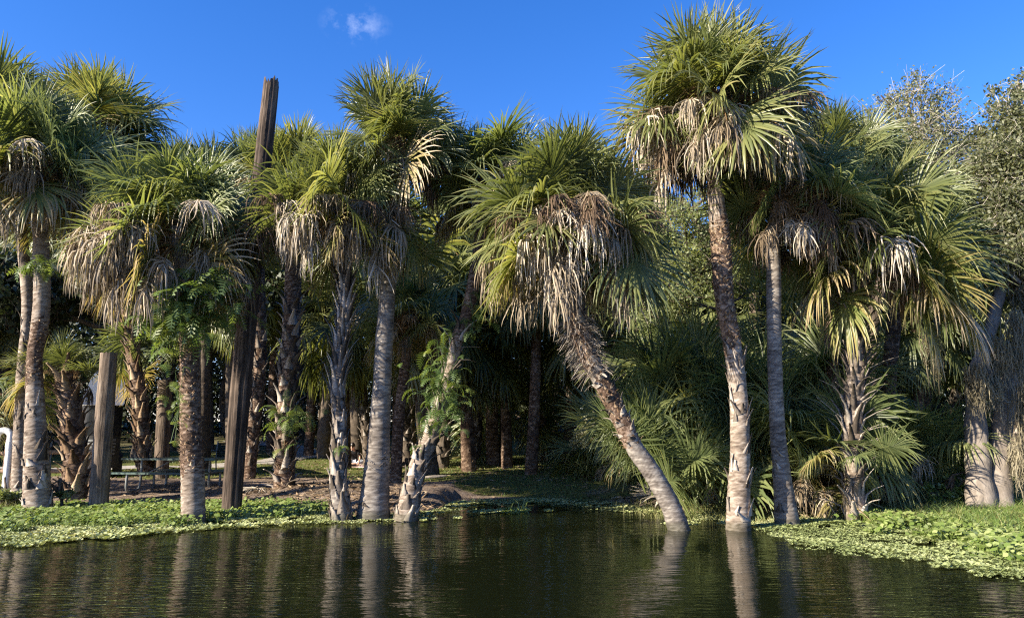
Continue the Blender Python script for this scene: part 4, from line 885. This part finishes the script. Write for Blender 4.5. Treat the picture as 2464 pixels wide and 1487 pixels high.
# ------------------------------------------------------------------ picnic table, bench, fence, pipe, camper
TGREEN = plain("table_green", (.045, .08, .07), .45, 0, .2, 5); STEEL = plain("galvanised_pipe", (.20, .215, .215), .5, .4, .2, 8)
BENCHG = plain("bench_green", (.045, .075, .065), .4); BLUEG = plain("bench_blue_grey", (.25, .33, .37), .45); WHITE = plain("white_panel_paint", (.88, .90, .93), .4, 0, .05, 2, .02)
PVC = plain("white_pipe", (.78, .77, .74), .35, 0, .06, 6, .02); RAIL = plain("rail_wood", (.30, .20, .125), .85, 0, .4, 9, .4); BROWNP = plain("brown_board", (.12, .07, .05), .7)
DARKG = plain("dark_glass", (.015, .017, .02), .15, 0, .1); GREYM = plain("grey_slats", (.16, .17, .17), .6); RUBBER = plain("black_rubber", (.02, .02, .02), .8)

Yt = 18.0; tc_ = at(424, 1112, Yt); tb_ = np.array((tc_[0], Yt, float(terrain(tc_[0], Yt))))
root = thing("picnic_table", tb_, "dark green picnic table on bent pipe legs in the shade between the posts", "picnic table"); root.rotation_euler = (0, 0, rad(-9))
mb = MB()
for k in range(5): box(mb, (0, (k - 2) * .148, .75), (2.42, .138, .04), bev=.02)
tt = link("tabletop", mb.mesh("tabletop", [TGREEN]), root)
for sgn in (-1, 1):
    mb = MB()
    for k in range(2): box(mb, (0, sgn * (.66 + .14 * (k - .5)), .445), (2.42, .13, .04), bev=.02)
    link("seat", mb.mesh("seat", [TGREEN]), root)
for sx in (-.72, .72):
    for sgn in (-1, 1):
        P = [(sx, sgn * .74, .42), (sx, sgn * .75, .16), (sx, sgn * .70, .05), (sx, sgn * .60, .03), (sx, sgn * .38, .04), (sx, sgn * .28, .10), (sx, sgn * .25, .25), (sx, sgn * .25, .72)]
        C, r, _ = resample(P, [.03] * 8, .03); mb = MB(); tube(mb, C, r, 8); link("leg", mb.mesh("leg", [STEEL], True), root)
    mb = MB(); tube(mb, np.array([(sx, -.75, .41), (sx, .75, .41)]), .022, 8); tube(mb, np.array([(sx, 0, .41), (sx * .15, 0, .71)]), .018, 8); link("brace", mb.mesh("brace", [STEEL], True), root)

Yb = 23.5; c0 = at(562, 1100, Yb); zb = float(terrain(c0[0], Yb)); root = thing("park_bench", (c0[0], Yb, zb), "dark park bench with pale arm frames behind the broken pole", "bench")
mb = MB()
for k in range(6): box(mb, (0, .22 + .012 * k, .50 + .075 * k), (1.22, .02, .062))
link("backrest", mb.mesh("backrest", [BENCHG]), root); mb = MB()
for k in range(5): box(mb, (0, -.22 + .09 * k, .45), (1.22, .078, .025))
link("seat", mb.mesh("seat", [BENCHG]), root)
for sx in (-.63, .63):
    mb = MB(); tube(mb, resample([(sx, .3, 0), (sx, .22, .45), (sx, .30, .95)], [.022] * 3, .05)[0], .022, 8); tube(mb, resample([(sx, .25, .66), (sx, -.1, .68), (sx, -.27, .62), (sx, -.25, .3), (sx, -.28, 0)], [.02] * 5, .04)[0], .02, 8)
    link("arm_frame", mb.mesh("arm_frame", [BLUEG], True), root)

c0 = at(11, 1112, 16.4); zb = float(terrain(c0[0], 16.4)); k = pxm(11, 1080, 16.4); c0 = at(19, 1112, 16.4)
P = [(0, 0, -.05), (0, 0, .6), (0, 0, 1.36), (-.03, 0, 1.47), (-.10, 0, 1.525), (-.20, 0, 1.525), (-.27, 0, 1.48), (-.30, 0, 1.38), (-.30, 0, 1.26)]
mb = MB(); C, r, _ = resample(P, [.068] * len(P), .03); tube(mb, C, r, 16); tube(mb, np.array([(0, 0, 1.12), (0, 0, 1.30)]), .078, 16); 
root = thing("vent_pipe", (c0[0], 16.4, zb), "white plastic pipe with a bent over top at the left edge", "pipe"); link("pipe", mb.mesh("pipe", [PVC], True), root)
mb = MB(); tube(mb, np.array([(0, 0, -.1), (0, 0, .12)]), .082, 16); link("collar", mb.mesh("collar", [PVC], True), root)

c0 = at(34, 1080, 17.2); zb = float(terrain(c0[0], 17.2)); root = thing("notice_board", (c0[0], 17.2, zb), "brown board on a post behind the white pipe", "sign board")
mb = MB(); box(mb, (0, 0, .5), (.09, .09, 1.2)); link("post", mb.mesh("post", [RAIL]), root)
mb = MB(); box(mb, (0, -.06, .78), (.34, .025, .46)); link("panel", mb.mesh("panel", [BROWNP]), root); mb = MB(); box(mb, (0, -.06, 1.28), (.34, .025, .46)); link("panel", mb.mesh("panel", [BROWNP]), root)

Yf = 17.6; xa, xb = at(-70, 1083, Yf)[0], at(225, 1083, Yf)[0]; zf = float(terrain((xa + xb) / 2, Yf))
root = thing("rail_fence", (xa, Yf, zf), "low fence of round wooden rails behind the far left palm", "fence"); Lf = xb - xa; rng = np.random.default_rng(4)
for fx in (0.02, .5, .98):
    mb = MB(); tube(mb, np.array([(Lf * fx, .1, -.2), (Lf * fx, .1, .4), (Lf * fx + .02, .1, 1.0)]), (.07, .065, .06), 10, .5); link("post", mb.mesh("post", [RAIL], True), root)
for z in (.42, .84):
    for h in (0, 1):
        xs = np.linspace(Lf * (.0 + .5 * h), Lf * (.5 + .5 * h) + .05, 8); mb = MB(); tube(mb, np.stack([xs, 0 * xs + rng.normal(0, .01, 8), z + rng.normal(0, .015, 8) + h * .02], 1), .05, 10, .5); link("rail", mb.mesh("rail", [RAIL], True), root)

Yc = 20.5; c0 = at(248, 975, Yc); zc = float(terrain(c0[0], Yc)); k = pxm(248, 975, Yc)
root = thing("camper", (c0[0], Yc, zc), "white camper with a rounded upper front parked in the trees behind the short post", "camper"); root.rotation_euler = (0, 0, math.atan2(-c0[0], c0[1])); zb = c0[2] - zc; wd = 45 * k; ht = 82 * k
prof = [(-wd, 0), (wd * .94, 0), (wd, .06), (wd, ht * .8), (wd * .92, ht * .95), (wd * .75, ht), (-wd * .35, ht), (-wd * .62, ht * .82), (-wd * .85, ht * .4), (-wd, .12)]
mb = MB(); n = len(prof); V = np.array([(x, y_, zb + z) for y_ in (-.35, 4.2) for x, z in prof]); mb.add(V, [[q, (q + 1) % n, n + (q + 1) % n, n + q] for q in range(n)]); mb.add(V[:n], [list(range(n))[::-1]]); mb.add(V[n:], [list(range(n))])
link("body", mb.mesh("body", [WHITE]), root)
mb = MB(); box(mb, (0, .25, zb - .42), (wd * 1.9, .06, .8)); link("windshield", mb.mesh("windshield", [DARKG]), root)
mb = MB(); box(mb, (0, 2.2, zb - .86), (wd * 1.96, 3.8, 1.70)); link("cab", mb.mesh("cab", [plain("camper_dark_lower", (.03, .03, .033), .5)]), root)
mb = MB()
for q in range(5): box(mb, (0, .2, zb - .95 - q * .09), (wd * 1.5, .05, .05))
link("grille", mb.mesh("grille", [GREYM]), root)
for sx in (-1, 1):
    for yy in (.9, 3.3):
        mb = MB(); a = np.linspace(0, 1, 2); tube(mb, np.array([(sx * wd * .98 - .1, yy, .33), (sx * wd * .98 + .1, yy, .33)]), .33, 20); link("wheel", mb.mesh("wheel", [RUBBER], True), root)

# ------------------------------------------------------------------ people
SKIN = plain("skin", (.50, .31, .22), .55, 0, .08, 20, .02); HAIR = plain("dark_hair", (.018, .013, .011), .45, 0, .3, 30); BLACKT = plain("black_cotton", (.012, .012, .014), .85, 0, .2, 20)
DENIM = plain("pale_denim", (.33, .36, .42), .85, 0, .15, 25); NAVY = plain("navy_cloth", (.018, .024, .05), .85, 0, .2, 25); CLOTH = plain("picnic_blanket_cloth", (.72, .52, .52), .9, 0, .3, 9, .3)
def skin_mesh(nodes, edges, rootname, name, mats, sub=2):
    names = list(nodes); me = bpy.data.meshes.new(name); me.from_pydata([nodes[n][0] for n in names], [(names.index(a), names.index(b)) for a, b in edges], [])
    o = bpy.data.objects.new(name, me); COL.objects.link(o); sk = o.modifiers.new("skin", 'SKIN'); sk.use_smooth_shade = True
    sd = o.modifiers.new("sub", 'SUBSURF'); sd.levels = sub; sd.render_levels = sub
    if not me.skin_vertices: me.attributes  # layer is made by the modifier
    for i, n in enumerate(names):
        r = nodes[n][1]; r = (r, r) if np.ndim(r) == 0 else r
        me.skin_vertices[0].data[i].radius = r; me.skin_vertices[0].data[i].use_root = (n == rootname)
    dg = bpy.context.evaluated_depsgraph_get(); m2 = bpy.data.meshes.new_from_object(o.evaluated_get(dg)); m2.name = name
    bpy.data.objects.remove(o); m2.materials.clear(); m2.materials.append(mats)
    for pgn in m2.polygons: pgn.use_smooth = True
    return m2
def hand(nodes, edges, wrist, w, d, side, tag_):
    """palm, four unequal curled fingers and a thumb from the palm's side"""
    d = unit(np.array(d, float)); s = unit(np.array(side, float)); nrm = np.cross(d, s); w = np.array(w, float)
    nodes[tag_ + "palm"] = (tuple(w + d * .055), (.034, .018)); edges.append((wrist, tag_ + "palm"))
    for k, ln in enumerate((.068, .078, .072, .055)):
        o = w + d * .085 + s * (.030 - .02 * k); a = tag_ + "f%d" % k; m = o + d * ln * .5 - nrm * .008; e = m + d * ln * .42 - nrm * .026
        nodes[a + "a"] = (tuple(o), .0105); nodes[a + "b"] = (tuple(m), .0095); nodes[a + "c"] = (tuple(e), .008)
        edges += [(tag_ + "palm", a + "a"), (a + "a", a + "b"), (a + "b", a + "c")]
    o = w + d * .04 + s * .038; e = o + d * .04 + s * .022 - nrm * .01
    nodes[tag_ + "ta"] = (tuple(o), .011); nodes[tag_ + "tb"] = (tuple(e), .009); edges += [(tag_ + "palm", tag_ + "ta"), (tag_ + "ta", tag_ + "tb")]
def head(nodes, edges, neck, c, look, up):
    c = np.array(c, float); l = unit(np.array(look, float)); u = unit(np.array(up, float))
    for nm, p, r in (("jaw", c - u * .06 + l * .03, (.052, .05)), ("mid", c + l * .012, (.074, .085)), ("cran", c + u * .065 - l * .008, (.068, .082))): nodes[nm] = (tuple(p), r)
    nodes["nose"] = (tuple(c - u * .012 + l * .098), .011); nodes["chin"] = (tuple(c - u * .098 + l * .062), .022)
    edges += [(neck, "jaw"), ("jaw", "mid"), ("mid", "cran"), ("mid", "nose"), ("jaw", "chin")]
    r_ = np.cross(l, u)
    for s in (-1, 1):
        nodes["ear%d" % s] = (tuple(c + r_ * s * .082 - u * .005 - l * .01), (.012, .02)); edges.append(("mid", "ear%d" % s))
def hairmesh(c, look, up, name="hair", tail=0.0, seed=0):
    c = np.array(c, float); l = unit(np.array(look, float)); u = unit(np.array(up, float)); r = np.cross(l, u); rng = np.random.default_rng(seed); mb = MB(); nu, nv = 20, 10; V = []
    for j in range(nv + 1):
        th = math.pi * .62 * j / nv
        for i in range(nu):
            a = TAU * i / nu; fr = math.cos(a); cut = th * (.78 if fr > .3 else 1.12)
            q = 1 + rng.normal(0, .02)
            V.append(c + u * .03 + q * (u * math.cos(cut) * .122 + (l * math.cos(a) * .105 + r * math.sin(a) * .089) * math.sin(cut)) - l * .012)
    mb.add(V, [[j * nu + i, j * nu + (i + 1) % nu, (j + 1) * nu + (i + 1) % nu, (j + 1) * nu + i] for j in range(nv) for i in range(nu)])
    if tail:
        b = c - l * .10 + u * .03; tube(mb, np.array([b, b - l * .05 - u * .02, b - l * .05 - u * tail * .6, b - l * .02 - u * tail]), (.03, .035, .03, .01), 8)
    return mb.mesh(name, [HAIR], True)
def chain(nodes, names): return [(a, b) for a, b in zip(names[:-1], names[1:])]
def figure(P, rz, pose, label, torso_r, skinm, shirtm, legm, long_legs, tail, seed, short_sleeve=True):
    """pose: joint -> position in metres, facing -Y"""
    p = pose; root = None
    nodes = {"pelvis": (p["pelvis"], (.135, .11)), "waist": (p["waist"], (.118, .09)), "chest": (p["chest"], (.145, .105)), "collar": (p["collar"], (.085, .07)), "neck": (p["neck"], .052)}
    edges = chain(nodes, ["pelvis", "waist", "chest", "collar", "neck"]); head(nodes, edges, "neck", p["head"], p["look"], p["up"])
    for s in "lr":
        for nm, r in (("sh", .054), ("el", .038), ("wr", .026)): nodes[nm + s] = (p[nm + s], r)
        edges += [("collar", "sh" + s), ("sh" + s, "el" + s), ("el" + s, "wr" + s)]
        d = np.array(p["hd" + s]); hand(nodes, edges, "wr" + s, p["wr" + s], d, p["hs" + s], "h" + s)
        for nm, r in (("hip", .088), ("kn", .058), ("an", .040), ("toe", .032)): nodes[nm + s] = (p[nm + s], r)
        edges += [("pelvis", "hip" + s), ("hip" + s, "kn" + s), ("kn" + s, "an" + s), ("an" + s, "toe" + s)]
    body = link("person", skin_mesh(nodes, edges, "pelvis", "person", skinm), None, P, rz); tag(body, label, "person")
    sn = {k: (nodes[k][0], np.array(np.broadcast_to(nodes[k][1], 2)) + .014) for k in ("pelvis", "waist", "chest", "collar", "shl", "shr")}
    for s in "lr":
        a = np.array(p["sh" + s]); e = np.array(p["el" + s]); sn["sl" + s] = (tuple(a + (e - a) * .62), .058)
    link("shirt", skin_mesh(sn, chain(sn, ["pelvis", "waist", "chest", "collar"]) + [("collar", "shl"), ("collar", "shr"), ("shl", "sll"), ("shr", "slr")], "pelvis", "shirt", shirtm), body)
    tn = {k: (nodes[k][0], np.array(np.broadcast_to(nodes[k][1], 2)) + .012) for k in ("pelvis", "hipl", "hipr")}
    te = [("pelvis", "hipl"), ("pelvis", "hipr")]
    for s in "lr":
        a = np.array(p["kn" + s]); e = np.array(p["an" + s])
        tn["kn" + s] = (tuple(a), .075); te.append(("hip" + s, "kn" + s))
        if long_legs: tn["an" + s] = (tuple(a + (e - a) * .92), .056); te.append(("kn" + s, "an" + s))
    link("trousers" if long_legs else "shorts", skin_mesh(tn, te, "pelvis", "trousers", legm), body)
    sh = MB()
    for s in "lr":
        a = np.array(p["an" + s]); t = np.array(p["toe" + s]); d = unit(t - a); tube(sh, np.array([a - d * .05 - (0, 0, .03), a + d * .06 - (0, 0, .035), t - (0, 0, .005), t + d * .05]), (.042, .05, .046, .025), 10)
    link("shoes", sh.mesh("shoes", [BLACKT], True), body)
    link("hair", hairmesh(p["head"], p["look"], p["up"], tail=tail, seed=seed), body)
    return body
Pb = ground_hit(850, 1122); Ys = Pb[1]
sit = dict(pelvis=(0, .12, .12), waist=(0, .08, .27), chest=(0, -.02, .42), collar=(0, -.09, .52), neck=(0, -.13, .58), head=(-.03, -.20, .68), look=(-.1, -.75, -.66), up=(-.05, -.62, .75),
    shl=(.18, -.08, .50), ell=(.24, -.20, .27), wrl=(.20, -.36, .08), hdl=(-.1, -.7, -.25), hsl=(-1, 0, 0), shr=(-.18, -.10, .50), elr=(-.22, -.33, .33), wrr=(-.10, -.30, .55), hdr=(.3, .15, .9), hsr=(.5, -.8, 0),
    hipl=(.12, .08, .11), knl=(.42, -.18, .17), anl=(.06, -.36, .07), toel=(-.08, -.42, .05), hipr=(-.12, .08, .11), knr=(-.42, -.16, .18), anr=(-.06, -.28, .08), toer=(.10, -.34, .06))
zs = float(terrain(Pb[0], Ys)) + .03
figure((Pb[0], Ys, zs), rad(8), sit, "person in a black tee shirt sitting cross-legged with head resting on one hand", 1, SKIN, BLACKT, DENIM, True, .12, 1)
P2 = at(918, 1118, Ys + .2); figure((P2[0], Ys + .25, float(terrain(P2[0], Ys + .25)) + .03), rad(-70), {k: (v if k not in ("look", "up") else v) for k, v in sit.items()}, "second person sitting on the blanket, mostly hidden behind the smooth grey palm", 1, SKIN, BLACKT, NAVY, True, .2, 2)
stand = dict(pelvis=(0, 0, .93), waist=(0, .01, 1.08), chest=(0, 0, 1.28), collar=(0, .01, 1.44), neck=(0, -.01, 1.50), head=(0, -.03, 1.62), look=(.1, -.98, -.15), up=(0, -.15, .98),
    shl=(.19, .01, 1.40), ell=(.25, .02, 1.12), wrl=(.23, -.10, .88), hdl=(0, -.3, -.95), hsl=(-.2, -.9, .2), shr=(-.19, .01, 1.40), elr=(-.25, -.02, 1.13), wrr=(-.16, -.24, 1.10), hdr=(.6, -.6, .2), hsr=(0, -.2, .9),
    hipl=(.10, 0, .88), knl=(.12, -.03, .48), anl=(.13, .02, .08), toel=(.16, -.14, .04), hipr=(-.10, 0, .88), knr=(-.13, -.02, .48), anr=(-.15, .03, .08), toer=(-.18, -.13, .04))
P3 = ground_hit(742, 1094); figure((P3[0], P3[1], float(terrain(P3[0], P3[1])) + .035), rad(10), stand, "person in a black shirt and dark shorts standing on the path in deep shade", 1, SKIN, BLACKT, NAVY, False, 0, 3)
gx_, gy_ = np.meshgrid(np.linspace(-.45, 1.85, 30), np.linspace(-.62, .55, 16)); bx = gx_ + Pb[0]; by = gy_ + Ys
bz = terrain(bx, by) + .018 + .012 * np.sin(gx_ * 9 + 2 * np.sin(gy_ * 7)) * np.sin(gy_ * 8); mb = MB(); i = np.arange(15)[:, None] * 30; j = np.arange(29)[None]
mb.add(np.stack([bx - Pb[0], by - Ys, bz], -1).reshape(-1, 3), np.stack([i + j, i + j + 1, i + 30 + j + 1, i + 30 + j], -1).reshape(-1, 4))
o = link("picnic_blanket", mb.mesh("picnic_blanket", [CLOTH], True), None, (Pb[0], Ys, 0)); tag(o, "pinkish white picnic blanket spread on the lawn under the seated people", "blanket")

# ------------------------------------------------------------------ light, sky, output
SUN_AZ = 61.0; SUN_EL = 27.0                     # azimuth measured from behind the camera towards its left
d = Vector((-math.sin(rad(SUN_AZ)) * math.cos(rad(SUN_EL)), -math.cos(rad(SUN_AZ)) * math.cos(rad(SUN_EL)), math.sin(rad(SUN_EL))))
sl = bpy.data.lights.new("sun", 'SUN'); sl.energy = 5.0; sl.angle = rad(.5); sl.color = (1, .89, .72)
so = bpy.data.objects.new("sun", sl); COL.objects.link(so); so.rotation_euler = d.to_track_quat('Z', 'Y').to_euler()
w = bpy.data.worlds.new("World"); scene.world = w; w.use_nodes = True; nt = w.node_tree; nt.nodes.clear(); L = nt.links.new
sky = nt.nodes.new("ShaderNodeTexSky"); sky.sky_type = 'NISHITA'; sky.sun_disc = False; sky.sun_elevation = rad(SUN_EL); sky.sun_rotation = math.atan2(d.x, d.y); sky.air_density = 1.0; sky.dust_density = .15; sky.ozone_density = 3.0
hs = nt.nodes.new("ShaderNodeHueSaturation"); hs.inputs['Saturation'].default_value = 1.25; tn = nt.nodes.new('ShaderNodeMix'); tn.data_type = 'RGBA'; tn.blend_type = 'MULTIPLY'; tn.inputs[0].default_value = 1; tn.inputs[7].default_value = (1.02, .97, 1.2, 1); L(sky.outputs[0], tn.inputs[6]); L(tn.outputs[2], hs.inputs['Color'])
tc = nt.nodes.new("ShaderNodeTexCoord"); cd = raydir(856, 60); cd /= np.linalg.norm(cd)
mp = nt.nodes.new("ShaderNodeMapping"); mp.inputs['Location'].default_value = tuple(-cd); L(tc.outputs['Generated'], mp.inputs[0])
mp2 = nt.nodes.new("ShaderNodeMapping"); mp2.inputs['Scale'].default_value = (34, 36, 60); L(mp.outputs[0], mp2.inputs[0])
ln = nt.nodes.new("ShaderNodeVectorMath"); ln.operation = 'LENGTH'; L(mp2.outputs[0], ln.inputs[0])
fo = nt.nodes.new("ShaderNodeMapRange"); fo.inputs[1].default_value = 1.6; fo.inputs[2].default_value = .1; fo.inputs[4].default_value = .3; L(ln.outputs['Value'], fo.inputs[0])
cn = nt.nodes.new("ShaderNodeTexNoise"); cn.inputs['Scale'].default_value = 26; cn.inputs['Detail'].default_value = 8; cn.inputs['Roughness'].default_value = .65; L(tc.outputs['Generated'], cn.inputs['Vector'])
cm = nt.nodes.new("ShaderNodeMapRange"); cm.inputs[1].default_value = .46; cm.inputs[2].default_value = .78; L(cn.outputs[0], cm.inputs[0])
mu = nt.nodes.new("ShaderNodeMath"); mu.operation = 'MULTIPLY'; L(fo.outputs[0], mu.inputs[0]); L(cm.outputs[0], mu.inputs[1])
mx = nt.nodes.new("ShaderNodeMix"); mx.data_type = 'RGBA'; L(mu.outputs[0], mx.inputs[0]); L(hs.outputs[0], mx.inputs[6]); mx.inputs[7].default_value = (9, 9.4, 10, 1)
bg = nt.nodes.new("ShaderNodeBackground"); bg.inputs[1].default_value = .079; L(mx.outputs[2], bg.inputs[0])
wo = nt.nodes.new("ShaderNodeOutputWorld"); L(bg.outputs[0], wo.inputs[0])
scene.view_settings.view_transform = 'Standard'; scene.view_settings.look = 'None'; scene.view_settings.gamma = 1.0; scene.view_settings.exposure = 1.6
scene.view_settings.use_curve_mapping = False
scene.cycles.max_bounces = 6; scene.cycles.diffuse_bounces = 3; scene.cycles.glossy_bounces = 3; scene.cycles.transmission_bounces = 3; scene.cycles.transparent_max_bounces = 4
scene.cycles.use_denoising = False; scene.cycles.denoising_prefilter = 'ACCURATE'; scene.cycles.pixel_filter_type = 'BLACKMAN_HARRIS'; scene.cycles.filter_width = 1.2
